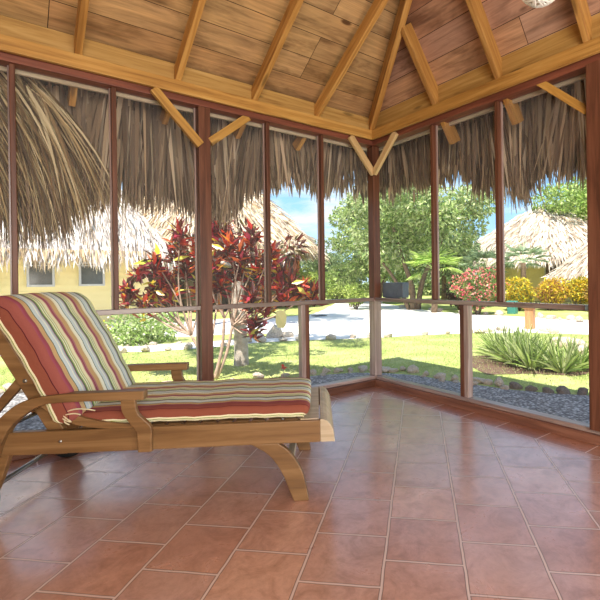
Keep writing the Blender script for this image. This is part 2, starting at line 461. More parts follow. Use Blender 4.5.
# floor
uvb = []
fv = []; ff = []; fm = []; fu = []
def quad(x0, x1, y0, y1, z, mi, uvf):
    b = len(fv); fv.extend([(x0, y0, z), (x1, y0, z), (x1, y1, z), (x0, y1, z)]); ff.append((b, b + 1, b + 2, b + 3)); fm.append(mi)
    fu.extend([uvf(*p[:2]) for p in fv[-4:]])
quad(-W_, -.235, -L_, -.235, 0, 0, lambda x, y: (x, y))
b = len(fv)
for poly, uvf in ((((-W_, -.235), (-.235, -.235), (.08, .08), (-W_, .08)), lambda x, y: (x, y + .2 + .035 + 2)), (((-.235, -L_), (.08, -L_), (.08, .08), (-.235, -.235)), lambda x, y: (y, x + .235 + 2))):
    b = len(fv); fv.extend([(x, y, 0) for x, y in poly]); ff.append((b, b + 1, b + 2, b + 3)); fm.append(1); fu.extend([uvf(x, y) for x, y in poly])
# slab sides
b = len(fv)
ring = [(-W_, -L_), (.08, -L_), (.08, .08), (-W_, .08)]
fv.extend([(x, y, 0) for x, y in ring] + [(x, y, -.14) for x, y in ring]); fu.extend([(0, 0)] * 8)
for k in range(4):
    j = (k + 1) % 4; ff.append((b + k, b + 4 + k, b + 4 + j, b + j)); fm.append(1)
tag(mesh_obj('floor', fv, ff, None, uvs=fu, mats=[M_tile, M_border], midx=fm), kind='structure')

BT, BB = 2.505, 2.415        # inner beam, top and bottom
PT = 2.375                    # red plate underside
M_sill = wood('sill_board', (.13, .05, .032), (.22, .09, .055), (.30, .14, .09), .5, knots=False, rnd=.1)
def wall(name, mainposts, uppers, lowers, axis, length):
    """axis 'x': the wall runs along -x at y=0; axis 'y': along -y at x=0. positions are distances from the corner"""
    w = empty(name, (0, 0, 0)); tag(w, kind='structure')
    def P(t, o, z): return (-t, o, z) if axis == 'x' else (o, -t, z)      # o: outward offset
    outv = (0, 1, 0) if axis == 'x' else (1, 0, 0)
    # sill: base board on the floor, sloped cap above
    c0 = 0.06 if axis == 'x' else .0
    beam('sill_base', P(-.0, .0, 0), P(length, .0, 0), .12, .062, M_sill if axis == 'y' else M_red, w, zoff=1)
    beam('sill_cap', P(-.0, .005, .062), P(length, .005, .062), .082, .032, M_trim, w, zoff=1)
    segs = [0.045] + [t for t in mainposts] + [length]
    beam('rail', P(-.0, -.005, .835), P(length, -.005, .835), .062, .036, M_rail, w, zoff=1)
    beam('top_plate', P(-.0, 0, PT), P(length, 0, PT), .10, .11, M_redbeam, w, zoff=1)
    beam('outer_fascia', P(-.08, .075, 2.355), P(length, .075, 2.355), .025, .12, M_fascia, w, zoff=1)
    for t in mainposts:
        beam('post', P(t, 0, .094), P(t, 0, PT), .09 if t < 2.05 or axis == 'x' else .15, .09, M_red, w, up=outv if axis == 'x' else (0, 1, 0))
    for t in uppers:
        beam('mullion', P(t, 0, .871), P(t, 0, PT), .030, .055, M_red, w, up=outv)
    for t in lowers:
        beam('lower_mullion', P(t - .018, 0, .094), P(t - .018, 0, .835), .038, .075, M_red, w, up=outv)
        beam('batten', P(t + .022, -.005, .094), P(t + .022, -.005, .835), .042, .06, M_trim, w, up=outv)
    for t in mainposts: beam('batten', P(t + .052, .03, .094), P(t + .052, .03, PT), .010, .022, M_trim, w, up=outv, b=0)  # pale strip: outside light on the screen frame put into its colour
    for t in uppers: beam('batten', P(t + .019, .022, .871), P(t + .019, .022, PT), .008, .018, M_trim, w, up=outv, b=0)  # same painted lit edge beside each mullion
    return w, P, outv
wl, PL, _ = wall('wall_left', [1.72, 3.46], [.635, 1.18, 2.33, 2.875, 4.0], [.84, 2.6, 3.9], 'x', 4.5)
wr, PR, _ = wall('wall_right', [2.17, 4.3, 6.4], [.80, 1.445, 2.9, 3.6, 5.0, 5.7], [1.125, 3.2, 5.3], 'y', 9.6)
beam('corner_post', (0, 0, .85), (0, 0, PT), .085, .085, M_red, wl, up=(1, 0, 0))
beam('corner_post', (0, 0, .094), (0, 0, .85), .088, .088, M_trim, wl, up=(1, 0, 0))
# knee braces between posts and beam, and the bracket on the right-hand post
def brace(p_top, p_bot, parent, mat, up): 
    return beam('knee_brace', p_bot, p_top, .035, .062, mat, parent, up=up)
brace((-2.09, -.075, 2.41), (-1.765, -.075, 2.07), wl, M_brace, (1, 0, 1))
brace((-1.36, -.03, 2.38), (-1.675, -.03, 2.12), wl, M_brace, (-1, 0, 1))
brace((-.34, -.065, 2.41), (-.055, -.065, 2.09), wl, M_pale, (1, 0, 1))
brace((-.065, -.40, 2.41), (-.065, -.085, 2.09), wr, M_pale, (0, 1, 1))
beam('knee_brace', (-.03, -2.12, 2.095), (-.03, -1.79, 2.40), .035, .05, M_brace, wr, up=(0, -1, 1))
beam('rail_bracket', (-.056, -2.10, .855), (-.056, -2.24, .855), .012, .035, M_teal, wr)

# other walls, behind the camera: boards added to block stray sun
for nm, p0, p1 in (('wall_back', (-W_, -L_, 0), (.04, -L_, 0)), ('wall_west', (-W_, -L_, 0), (-W_, .04, 0))):
    w = empty(nm, (0, 0, 0)); tag(w, kind='structure')
    beam('sill_base', p0, p1, .12, .09, M_red, w, zoff=1)
    a, b_ = Vector(p0), Vector(p1)
    for z_, h_ in ((.835, .036), (PT, .13)):
        beam('rail', a + Vector((0, 0, z_)), b_ + Vector((0, 0, z_)), .07, h_, M_red, w, zoff=1)
    n = 5 if nm == 'wall_west' else 3
    beam('sun_boarding', a + Vector((0, 0, .87)), b_ + Vector((0, 0, .87)), .03, PT - .87, M_pale, w, zoff=1)
    beam('lower_sun_boarding', a + Vector((0, 0, .09)), b_ + Vector((0, 0, .09)), .03, .75, M_pale, w, zoff=1)
    for k in range(n + 1):
        q = a.lerp(b_, k / n); beam('post', q + Vector((0, 0, .09)), q + Vector((0, 0, PT)), .09, .09, M_red, w, up=(1, 0, 0))

# insect screens in the bays
def screen(nm, P, t0, t1, z0, z1):
    v = [P(t0, .02, z0), P(t1, .02, z0), P(t1, .02, z1), P(t0, .02, z1)]
    tag(mesh_obj(nm, v, [(0, 1, 2, 3)], M_screen), kind='structure')
k = 1
for P, cuts_u, cuts_l in ((PL, [.045, .635, 1.18, 1.72, 2.33, 2.875, 3.46], [.045, .84, 1.72, 2.6, 3.46]), (PR, [.045, .80, 1.445, 2.095], [.045, 1.125, 2.095])):
    for i in range(len(cuts_u) - 1): screen('window_%d' % k, P, cuts_u[i] + .02, cuts_u[i + 1] - .02, .875, PT - .002); k += 1
    for i in range(len(cuts_l) - 1): screen('window_%d' % k, P, cuts_l[i] + .025, cuts_l[i + 1] - .025, .098, .832); k += 1

# ------------------------------------------------------------------ ceiling
ceil = empty('ceiling', (0, 0, 0)); tag(ceil, kind='structure')
SL, SR = .635, 1.355          # slopes above the left and right walls
ex = -.1                      # inner beam edge; undersides of rafters start here at z = BT
def zL(y): return BT + SL * (ex - y)
def zR(x): return BT + SR * (ex - x)
xm = -W_ / 2; apex_h = zR(xm); 
ym = ex - (apex_h - BT) / SL            # apex y so that the hip comes out
Y1 = 2 * ym                              # far end of the roof
# inner beam round the room
for p0, p1 in (((-W_, -.085, BB), (-.07, -.085, BB)), ((-.085, -L_, BB), (-.085, -.07, BB))):
    beam('perimeter_beam', p0, p1, .03, BT - BB, M_beam, ceil, zoff=1)
M_ledge = wood('ledge_timber', (.30, .14, .03), (.49, .255, .06), (.62, .37, .11), .5, knots=False, rnd=.1)
for p0, p1 in (((-W_, -.02, BT - .004), (-.06, -.02, BT - .004)), ((-.02, -L_, BT - .004), (-.02, -.06, BT - .004))):
    beam('beam_ledge', p0, p1, .12, .02, M_ledge, ceil, zoff=-1)
# frieze boards that close the gap between the rafters
frz = wood('frieze_board', (.28, .14, .035), (.43, .25, .07), (.54, .34, .12), .55, rnd=.1)
beam('frieze_board', (-W_, -.06, BT), (-.03, -.06, BT), .02, .125, frz, ceil, zoff=1)
beam('frieze_board', (-.06, -L_, BT), (-.06, -.03, BT), .02, .18, frz, ceil, zoff=1)
beam('frieze_board', (-W_ + .03, -L_, BT - .02), (-W_ + .03, .0, BT - .02), .03, .30, frz, ceil, zoff=1)  # unseen west side: added to keep sun out of the eave gap
beam('frieze_board', (-W_, -L_ + .03, BT - .02), (0, -L_ + .03, BT - .02), .03, .30, frz, ceil, zoff=1)  # unseen back side: added to keep the sun out
DL, DR = .10, .115
nL = Vector((0, SL, 1)).normalized(); nR = Vector((SR, 0, 1)).normalized()
def hipy(x): return ex + (x - ex) * SR / SL      # the hip in plan (below the left/right slopes)
def hipx(y): return ex + (y - ex) * SL / SR
# rafters of the left slope (at constant x)
xs = [-.725, -1.325, -1.925, -2.54, -3.14, -3.74]
for i, x in enumerate(xs):
    ytop = max(hipy(x), ym) if x > xm else max(hipy(-W_ - x), ym)
    y0 = .27
    o = beam('rafter', (x, ytop, zL(ytop)), (x, y0, zL(y0)), .042, DL, M_rafter if i % 2 == 0 else M_rafter, ceil, up=(0, 0, 1), zoff=1, tip=(-.02, .0))
ys = [-.9, -1.507, -2.143, -2.75, -3.36, -3.97, -4.6, -5.2, -5.8, -6.4, -7, -7.6, -8.2]
for y in ys:
    xtop = max(hipx(y), xm) if y > ym else max(hipx(Y1 - y), xm)
    beam('rafter', (xtop, y, zR(xtop)), (.13, y, zR(.13)), .042, DR, M_rafter, ceil, zoff=1, tip=(-.02, .0))
    if y > -8.3:
        beam('rafter', (-W_ - xtop, y, zR(xtop)), (-W_ - .0, y, zR(.0)), .042, DR, M_rafter, ceil, zoff=1)
# hips
apex = (xm, ym, apex_h)
for cx_, cy_ in ((ex, ex), (-W_ - ex, ex), (ex, Y1 - ex), (-W_ - ex, Y1 - ex)):
    beam('hip_rafter', (apex[0], apex[1], apex[2] - .005), (cx_ + (.05 if cx_ == ex else -.05), cy_ + (.1 if cy_ == ex else -.1), BT - .07), .05, .13, M_rafter, ceil, zoff=1)
# plank decks: four triangles on top of the rafters
oL = DL * math.sqrt(1 + SL * SL); oR = DR * math.sqrt(1 + SR * SR)
def deck(nm, mat, eave0, eave1, apx, rise):
    e0, e1, a = Vector(eave0), Vector(eave1), Vector(apx)
    ud = (e1 - e0).normalized()
    def uv(p):
        d = p - e0; u = d.dot(ud); s = (d - ud * u).length; return (u + 20, s + 14.2)
    n = (e1 - e0).cross(a - e0).normalized()
    if n.z < 0: n = -n
    vs = [e0, e1, a] + [q + n * .03 for q in (e0, e1, a)]
    fs = [(0, 2, 1), (3, 4, 5), (0, 1, 4, 3), (1, 2, 5, 4), (2, 0, 3, 5)]
    mesh_obj(nm, vs, fs, mat, ceil, uvs=[uv(q) for q in (e0, e1, a)] * 2)
EO = .55   # eave overhang of the deck beyond the corner of the roof, as multiple along the hip
def eavept(sx, sy):
    # run down the hip from the apex beyond the wall until just outside
    k_ = .12
    x = (ex + k_ * SL / SR) if sx > 0 else (-W_ - ex - k_ * SL / SR)
    y = (ex + k_) if sy > 0 else (Y1 - ex - k_)
    return x, y, BT - SL * k_
# deck surface = rafter surface raised; both raised by the larger amount so the hip stays one line
oo = max(oL, oR)
A_ = (xm, ym, apex_h + oo)
def lift(p, d): return (p[0], p[1], p[2] + d)
e_nn = lift(eavept(1, 1), oo); e_wn = lift(eavept(-1, 1), oo); e_ns = lift(eavept(1, -1), oo); e_ws = lift(eavept(-1, -1), oo)
deck('plank_deck', M_plankL, e_wn, e_nn, (A_[0], A_[1], A_[2]), SL)
deck('plank_deck', M_plankR, e_nn, e_ns, A_, SR)
deck('plank_deck', M_plankL, e_ns, e_ws, A_, SL)
deck('plank_deck', M_plankR, e_ws, e_wn, A_, SR)

# ------------------------------------------------------------------ camera
F_, CX_, CY_, RO, PI_, AZ = 449.88, 358.13, 281.45, 0.012878, -0.003565, 0.896413
CAM = Vector((-2.95421, -3.42712, 1.05))
cr, sr, cp, sp = math.cos(RO), math.sin(RO), math.cos(PI_), math.sin(PI_)
Mr = np.array([[cr, -sr, 0], [sr, cr, 0], [0, 0, 1]]) @ np.array([[1, 0, 0], [0, cp, -sp], [0, sp, cp]])
Br = np.array([[math.sin(AZ), -math.cos(AZ), 0], [0, 0, 1], [math.cos(AZ), math.sin(AZ), 0]])
Wc = Mr @ Br
right, up, fwd = Wc[0], Wc[1], Wc[2]
cam = bpy.data.cameras.new('camera'); co = link(bpy.data.objects.new('camera', cam))
co.matrix_world = Matrix(((right[0], up[0], -fwd[0], CAM.x), (right[1], up[1], -fwd[1], CAM.y), (right[2], up[2], -fwd[2], CAM.z), (0, 0, 0, 1)))
cam.sensor_width = 36; cam.lens = F_ / 600 * 36; cam.sensor_fit = 'HORIZONTAL'
cam.shift_x = -(CX_ - 300) / 600; cam.shift_y = (CY_ - 300) / 600
cam.clip_start = .05; cam.clip_end = 300
scene.camera = co

# ------------------------------------------------------------------ lounger
O_ = Vector((-1.705, -1.672, 0)); Du = Vector((.8345, -.551, 0)).normalized(); Dv = Vector((.551, .8345, 0)).normalized()
ML = Matrix(((Du.x, Dv.x, 0, O_.x), (Du.y, Dv.y, 0, O_.y), (0, 0, 1, 0), (0, 0, 0, 1)))
lg = empty('sun_lounger', mat=ML)
tag(lg, 'wooden reclining sun lounger with curved arms and a striped cushion on the tiled floor', 'lounger')
def lb(name, u0, u1, v0, v1, z0, z1, mat=M_teak, b=.004):
    v, f = box_data(u0, u1, v0, v1, z0, z1)
    o = mesh_obj(name, v, f, mat, lg, local=True)
    if b: bevel(o, b)
    return o
def ltube(name, pts, r, mat, parent=None):
    v, f = tube_data(pts, [r] * len(pts), 12); return mesh_obj(name, v, f, mat, parent or lg, smooth=True, local=True)
def lbar(name, p0, p1, w, h, mat=M_teak):
    """bar between two points of the lounger's own frame"""
    a = ML @ Vector(p0); b2 = ML @ Vector(p1)
    return beam(name, a, b2, w, h, mat, lg, up=(0, 0, 1))
WD = .68
for s in (0, 1):
    a, b2 = (0, .036) if s == 0 else (WD - .036, WD)
    prism('side_rail', [(-1.56, .278), (-1.58, .30), (-1.56, .36), (-1.50, .382), (-.07, .382), (-.07, .278)], a, b2, M_teak, lg)
# bullnosed foot board
prism('foot_board', [(-.07, .278), (-.07, .388), (-.052, .386), (-.036, .378), (-.022, .362), (-.010, .338), (-.003, .31), (0, .278)], 0, WD, M_teakpale, lg, b=.003)
lb('deck_slat', -.075, -.165, .02, WD - .02, .374, .386, M_teakpale, .003)
u = -.178
while u > -1.18:
    lb('deck_slat', u - .062, u, .037, WD - .037, .366, .383, M_teak, .003); u -= .078
# legs: curved front pair, curved rear pair
fl = spline([(-.40, .280), (-.33, .238), (-.285, .19), (-.25, .13), (-.222, .06), (-.199, .0)], 4)
fr = spline([(-.128, .0), (-.138, .06), (-.158, .14), (-.19, .20), (-.225, .245), (-.27, .280)], 4)
rl = [(-1.9 - (p[0] + .0) + .0, p[1]) for p in fl]; rr_ = [(-1.9 - p[0], p[1]) for p in fr]
for s in (0, 1):
    a, b2 = (.002, .036) if s == 0 else (WD - .036, WD - .002)
    prism('front_leg', fl + fr, a, b2, M_teak, lg)
    q0 = spline([(-1.46, .295), (-1.49, .20), (-1.53, .10), (-1.56, .045)], 4); q1 = spline([(-1.64, .045), (-1.63, .12), (-1.60, .22), (-1.585, .30)], 4)
    prism('rear_leg', q0 + q1, a, b2, M_teak, lg)
    # wheel
    vc = -.028 if s == 0 else WD + .028
    wv, wf = [], []
    prof = [(.02, -.018), (.085, -.018), (.10, -.012), (.105, 0), (.10, .012), (.085, .018), (.02, .018)]
    n = 28
    for k in range(n):
        t = 2 * pi * k / n
        for r, y in prof: wv.append((-1.592 + r * math.cos(t), vc + y, .105 + r * math.sin(t)))
    m_ = len(prof)
    for k in range(n):
        for j in range(m_ - 1):
            wf.append((k * m_ + j, k * m_ + j + 1, ((k + 1) % n) * m_ + j + 1, ((k + 1) % n) * m_ + j))
        wf.append((k * m_ + m_ - 1, k * m_, ((k + 1) % n) * m_, ((k + 1) % n) * m_ + m_ - 1))
    whl = mesh_obj('wheel', wv, wf, M_black, lg, smooth=True, local=True)
    hv, hf = tube_data([(-1.592, vc - .02, .105), (-1.592, vc + .02, .105)], [.03, .03], 14)
    mesh_obj('hub', hv, hf, M_steel, whl, local=True)
lbar('leg_stretcher', (-.222, .03, .135), (-.222, WD - .03, .135), .035, .03, M_teakpale)
ltube('axle', [(-1.592, -.01, .105), (-1.592, WD + .01, .105)], .012, M_steel)
# arms with supports and curved braces
armtop = [(-.868, .557), (-1.065, .556), (-1.20, .555), (-1.281, .549), (-1.344, .540), (-1.40, .522), (-1.45, .488), (-1.493, .445), (-1.53, .39), (-1.556, .33), (-1.57, .27)]
armbot = [(-1.50, .27), (-1.476, .346), (-1.442, .412), (-1.388, .463), (-1.324, .501), (-1.281, .513), (-1.208, .517), (-1.066, .518), (-.868, .516)]
arm_poly = spline(armtop, 3) + spline(armbot, 3)
sup = spline([(-.972, .518), (-.968, .47), (-.954, .440), (-.928, .402), (-.905, .369), (-.900, .33), (-.899, .276)], 3) + spline([(-.838, .276), (-.838, .33), (-.838, .389), (-.868, .424), (-.893, .45), (-.904, .48), (-.908, .518)], 3)
br_ = spline([(-1.335, .512), (-1.308, .507), (-1.231, .478), (-1.159, .441), (-1.072, .417), (-1.0, .405), (-.915, .396)], 3) + spline([(-.915, .366), (-1.0, .374), (-1.073, .384), (-1.13, .392), (-1.194, .409), (-1.266, .448), (-1.35, .505)], 3)
for s in (0, 1):
    a, b2 = (-.03, .025) if s == 0 else (WD - .025, WD + .03)
    prism('armrest', arm_poly, a, b2, M_teak, lg)
    a, b2 = (-.025, .0) if s == 0 else (WD, WD + .025)
    prism('arm_support', sup, a, b2, M_teak, lg)
    a, b2 = (.004, .028) if s == 0 else (WD - .028, WD - .004)
    prism('curved_brace', br_, a, b2, M_teak, lg)
# reclined back: frame, slats, props
ang = math.atan2(.282, -.160)
def backpt(s, off):      # s metres up the recline from the pivot, off metres out of its upper face
    dx, dz = math.cos(ang), math.sin(ang)
    return (-1.235 + dx * s + dz * off, .352 + dz * s - dx * off)
for s in (0, 1):
    a, b2 = (.038, .068) if s == 0 else (WD - .068, WD - .038)
    e = [backpt(-.03, 0), backpt(.69, 0), backpt(.70, -.02), backpt(.69, -.065), backpt(-.02, -.065)]
    prism('back_rail', e, a, b2, M_teak, lg)
    prism('back_prop', [(-1.425, .60), (-1.455, .635), (-1.72, .318), (-1.70, .29)], a - (.0 if s else .0) + (.032 if s == 0 else -.032), b2 + (.026 if s == 0 else -.026), M_teak, lg)
    pu, pz = backpt(.22 if 0 else .31, -.03)
    vb = .034 if s == 0 else WD - .034
    ltube('bolt', [(pu, vb, pz), (pu, vb + (.01 if s == 0 else -.01), pz)], .009, M_steel)
    vb = -.003 if s == 0 else WD + .003
    ltube('bolt', [(-1.245, vb, .335), (-1.245, vb + (.008 if s == 0 else -.008), .335)], .007, M_steel)
for k in range(7):
    s0 = .05 + k * .085
    p = [backpt(s0, -.002), backpt(s0 + .06, -.002), backpt(s0 + .06, -.018), backpt(s0, -.018)]
    prism('back_slat', p, .069, WD - .069, M_teak, lg, b=.003)
ltube('prop_bar', [(-1.70, .05, .305), (-1.70, WD - .05, .305)], .011, M_steel)

# cushions: swept rounded slabs. path gives the top surface in (u,z); n = outward normal of that surface
def cushion(name, path, thick, v0, v1, parent, us=1.0):
    path = spline(path, 5); n = len(path)
    ring_n = []
    # cross-section, from near bottom edge, up the side, across the top, down the far side, back below
    hw = (v1 - v0) / 2; r = .030
    cs = []
    def arc(cx_, cy_, a0, a1, k):
        for i in range(k + 1):
            t = a0 + (a1 - a0) * i / k; cs.append((cx_ + r * math.cos(t), cy_ + r * math.sin(t)))
    arc(-hw + r, -thick + r, -pi / 2 - .6, -pi, 4)
    arc(-hw + r, -r, pi, pi / 2, 6)
    for i in range(1, 14): cs.append((-hw + r + (2 * hw - 2 * r) * i / 14, .0 + .006 * math.sin(pi * i / 14)))
    arc(hw - r, -r, pi / 2, 0, 6)
    arc(hw - r, -thick + r, 0, -pi / 2, 4)
    for i in range(1, 8): cs.append((hw - r - (2 * hw - 2 * r) * i / 8, -thick))
    m_ = len(cs)
    ul = [0]
    for i in range(1, m_): ul.append(ul[-1] + math.hypot(cs[i][0] - cs[i - 1][0], cs[i][1] - cs[i - 1][1]))
    V_, UV, Fc = [], [], []
    P = [np.array(p) for p in path]
    cum = [0]
    for i in range(1, n): cum.append(cum[-1] + np.linalg.norm(P[i] - P[i - 1]))
    Lt = cum[-1]
    vm = (v0 + v1) / 2
    stations = []
    re_ = .035
    for i in range(n): stations.append((P[i], P[max(i - 1, 0)], P[min(i + 1, n - 1)], cum[i]))
    for (p, pa, pb, s) in stations:
        d = (pb - pa) / np.linalg.norm(pb - pa); nn = np.array([-d[1], d[0]])
        if nn[1] < 0: nn = -nn
        e = min(s, Lt - s) / re_
        k = 1 if e >= 1 else math.sqrt(max(0, 1 - (1 - e) ** 2))
        k2 = .45 + .55 * k
        wr_ = 1 - .035 * (1 - k)
        mid = -thick / 2
        for j, (x, y) in enumerate(cs):
            y2 = mid + (y - mid) * k2
            puff = .0022 * math.sin(s * 21 + x * 3) * (1 if y > -.03 else .4) + .0016 * math.sin(s * 57 + 2 * x)
            q = p + nn * (y2 + puff)
            V_.append((q[0], vm + x * wr_, q[1])); UV.append((ul[j] / us, s))
    for i in range(n - 1):
        for j in range(m_):
            j2 = (j + 1) % m_
            Fc.append((i * m_ + j, (i + 1) * m_ + j, (i + 1) * m_ + j2, i * m_ + j2))
    Fc.append(tuple(range(m_ - 1, -1, -1))); Fc.append(tuple((n - 1) * m_ + j for j in range(m_)))
    # make the seam below wrap without smearing the stripes
    o = mesh_obj(name, V_, Fc, M_stripe, parent, smooth=True, local=True, uvs=UV)
    return o, cs, vm
cushion('seat_cushion', [(-1.19, .452), (-1.10, .457), (-.9, .459), (-.7, .457), (-.5, .459), (-.3, .457), (-.16, .453), (-.125, .446), (-.108, .432)], .068, .022, .652, lg)
cushion('back_cushion', [(-1.155, .430), (-1.165, .475), (-1.20, .560), (-1.25, .665), (-1.305, .770), (-1.36, .868), (-1.40, .935), (-1.435, .975), (-1.485, .997), (-1.54, .985)], .128, -.010, .648, lg, us=1.2)
# tie strings at the fold
ties = MB()
for pts in ([(-1.235, -.004, .46), (-1.20, -.008, .475), (-1.16, -.01, .482), (-1.12, -.008, .478), (-1.09, -.004, .470)], [(-1.235, -.004, .46), (-1.21, -.012, .44), (-1.19, -.012, .425), (-1.215, -.012, .432), (-1.235, -.004, .445)], [(-1.225, -.006, .455), (-1.18, -.012, .462), (-1.15, -.01, .455)], [(-1.215, -.004, .45), (-1.22, -.01, .425), (-1.2, -.01, .412)]):
    P = spline(pts, 4); ties.add(tube_data(P, [.003] * len(P), 7))
ties.build('tie_string', simple('cream_tie', (.62, .55, .36), .8), lg, smooth=True, local=True)

# ------------------------------------------------------------------ lamp
lp = empty('pendant_lamp', (-.96, -2.33, 2.325)); tag(lp, 'white woven ball pendant lamp hanging from the plank ceiling', 'lamp')
M_weave = simple('white_rattan', (.85, .84, .80), .6)
bl = MB()
R0 = .098
for k in range(22):
    nrm = Vector(rand_dir(1)[0]); a = nrm.orthogonal().normalized(); b2 = nrm.cross(a)
    pts = [Vector((-.96, -2.33, 2.425)) + (a * math.cos(t) + b2 * math.sin(t)) * R0 for t in [2 * pi * i / 28 for i in range(29)]]
    bl.add(tube_data(pts, [.0045] * 29, 6))
bl.build('lamp_shade', M_weave, lp, smooth=True)
def sphere_data(c, r, nu=20, nv=12, sc=(1, 1, 1)):
    v = [(c[0], c[1], c[2] + r * sc[2])]; f = []
    for i in range(1, nv):
        for j in range(nu):
            a = pi * i / nv; t = 2 * pi * j / nu
            v.append((c[0] + r * sc[0] * math.sin(a) * math.cos(t), c[1] + r * sc[1] * math.sin(a) * math.sin(t), c[2] + r * sc[2] * math.cos(a)))
    v.append((c[0], c[1], c[2] - r * sc[2]))
    for j in range(nu): f.append((0, 1 + j, 1 + (j + 1) % nu))
    for i in range(nv - 2):
        for j in range(nu):
            a = 1 + i * nu + j; b3 = 1 + i * nu + (j + 1) % nu
            f.append((a, a + nu, b3 + nu, b3))
    l = len(v) - 1; o = 1 + (nv - 2) * nu
    for j in range(nu): f.append((l, o + (j + 1) % nu, o + j))
    return v, f
v, f = sphere_data((-.96, -2.33, 2.425), .082); mesh_obj('bulb_globe', v, f, simple('globe', (.75, .73, .68), .5), lp, smooth=True)
v, f = tube_data([(-.96, -2.33, 2.50), (-.96, -2.33, 3.80)], [.005, .005], 8); mesh_obj('cord', v, f, M_black, lp)

# dark box outside the corner, standing on the right-hand rail
bx = empty('speaker_box', (.085, -.22, .872)); tag(bx, 'small slate grey box fixed outside the right wall rail beside the corner post', 'box')
v, f = box_data(.035, .12, -.36, -.075, .872, 1.02); bevel(mesh_obj('casing', v, f, M_slate, bx), .006)
v, f = box_data(.03, .06, -.30, -.12, .84, .873); mesh_obj('bracket', v, f, M_slate, bx)


# ------------------------------------------------------------------ ground
GZ = -.10
def flat(nm, poly, z, mat, kind='structure', wob=0, parent=None):
    pts = poly
    if wob:
        q = []
        for i in range(len(poly)):
            a = Vector(poly[i]); b = Vector(poly[(i + 1) % len(poly)]); k = max(1, int((b - a).length / .35))
            for j in range(k):
                p = a.lerp(b, j / k); q.append((p.x + random.uniform(-wob, wob), p.y + random.uniform(-wob, wob)))
        pts = q
    from mathutils.geometry import delaunay_2d_cdt
    vv, _, tris, *_r = delaunay_2d_cdt([Vector(p) for p in pts], [], [list(range(len(pts)))], 1, 1e-5)
    fs = []
    for t_ in tris:
        a_, b_, c_ = (vv[i] for i in t_[:3])
        fs.append(tuple(t_) if (b_ - a_).cross(c_ - a_) > 0 else tuple(reversed(t_)))
    me = bpy.data.meshes.new(nm); me.from_pydata([(p.x, p.y, z) for p in vv], [], fs); me.update(); me.materials.append(mat)
    o = bpy.data.objects.new(nm, me); link(o); tag(o, kind=kind); return o
flat('ground_lawn', [(-40, -30), (60, -30), (60, 70), (-40, 70)], GZ, M_lawn)
flat('ground_gravel', [(-7, .0), (.02, .0), (.02, -9), (4.6, -9), (3.0, -4), (1.9, -2), (1.30, -1.2), (1.15, -.8), (1.0, -.2), (.92, .3), (.78, .62), (.45, .92), (.0, 1.1), (-.8, 1.35), (-1.8, 1.95), (-2.6, 2.5), (-7, 4.2)], GZ + .006, M_gravel, wob=.03)
flat('ground_sand_path', [(-14, 9.6), (-6, 7.6), (-1.75, 5.05), (-1.0, 4.55), (-.2, 4.35), (.9, 4.3), (2.0, 3.7), (3.1, 3.2), (3.9, 2.9), (4.8, 2.4), (5.6, 1.75), (5.9, 1.2), (7.5, -1.5), (11, -5), (14, -3.5), (10.5, .2), (9.1, 2.3), (9.0, 3.4), (8.9, 5.1), (9.0, 7.0), (9.5, 8.6), (10.5, 10.6), (11.5, 13), (15, 16), (13, 19), (9.5, 14), (6.3, 10.4), (5.0, 9.2), (3.4, 9.4), (2.2, 8.6), (1.2, 9.3), (.3, 9.0), (-.4, 7.9), (-.9, 6.9), (-1.8, 6.3), (-6, 9.0), (-14, 11)], GZ + .006, M_sand, wob=.05)
flat('ground_grass_strip', [(-2.6, 6.4), (-1.2, 5.7), (-.1, 5.15), (.9, 5.0), (1.7, 4.9), (1.75, 5.3), (1.1, 5.9), (.2, 6.1), (-.9, 6.6), (-2.6, 7.4)], GZ + .012, M_lawn, wob=.04)
flat('ground_shaded_paving', [(-6, 7.9), (-1.6, 6.5), (-.2, 6.6), (1.2, 6.2), (3.0, 6.4), (3.4, 7.4), (2.6, 9.9), (.6, 9.75), (-6, 9.75)], GZ + .009, simple('shaded_grey_paving', (.52, .50, .53), .85, .2, 5, .2), wob=.04)  # paving below the huts, with their shade put into its grey
flat('ground_mulch_bed', [(1.6, -.2), (2.3, -.9), (3.4, -1.3), (3.2, .2), (2.5, .75), (1.9, .3)], GZ + .006, M_soil, wob=.05)

# short grass blades on the near lawn
n = 26000
gx = rng.uniform(-4, 6, n * 2); gy = rng.uniform(-2.5, 4.6, n * 2)
def inside(x, y, poly):
    c = np.zeros(len(x), bool); j = len(poly) - 1
    for i in range(len(poly)):
        xi, yi = poly[i]; xj, yj = poly[j]
        c ^= ((yi > y) != (yj > y)) & (x < (xj - xi) * (y - yi) / (yj - yi + 1e-9) + xi); j = i
    return c
lawnpoly = [(-4, 3.2), (-1.8, 2.0), (-.8, 1.42), (.05, 1.2), (.5, 1.02), (.85, .7), (1.02, .3), (1.1, -.2), (1.25, -.8), (1.45, -1.25), (2.0, -2.0), (3.5, -2.5), (7, -1.5), (5.8, 1.2), (4.8, 2.3), (3.1, 3.1), (1.2, 4.0), (-.2, 4.25), (-1.0, 4.45), (-1.75, 4.95), (-4, 6.2)]
ok = inside(gx, gy, lawnpoly); gx, gy = gx[ok], gy[ok]; n = len(gx)
P = np.stack([gx, gy, np.full(n, GZ)], 1); D = rng.normal(size=(n, 3)) * .45; D[:, 2] = 1
V, F, C = blade_mesh(P, D, rng.uniform(.02, .05, n), rng.uniform(.004, .008, n), pick([(.31, .38, .12), (.44, .47, .19), (.58, .57, .30), (.35, .42, .15)], n), .5, 2)
tag(mesh_obj('lawn_grass', V, F, M_leaf, cols=C), 'short sunlit green grass of the lawn between the gravel strip and the sand path', 'grass', kind='stuff')

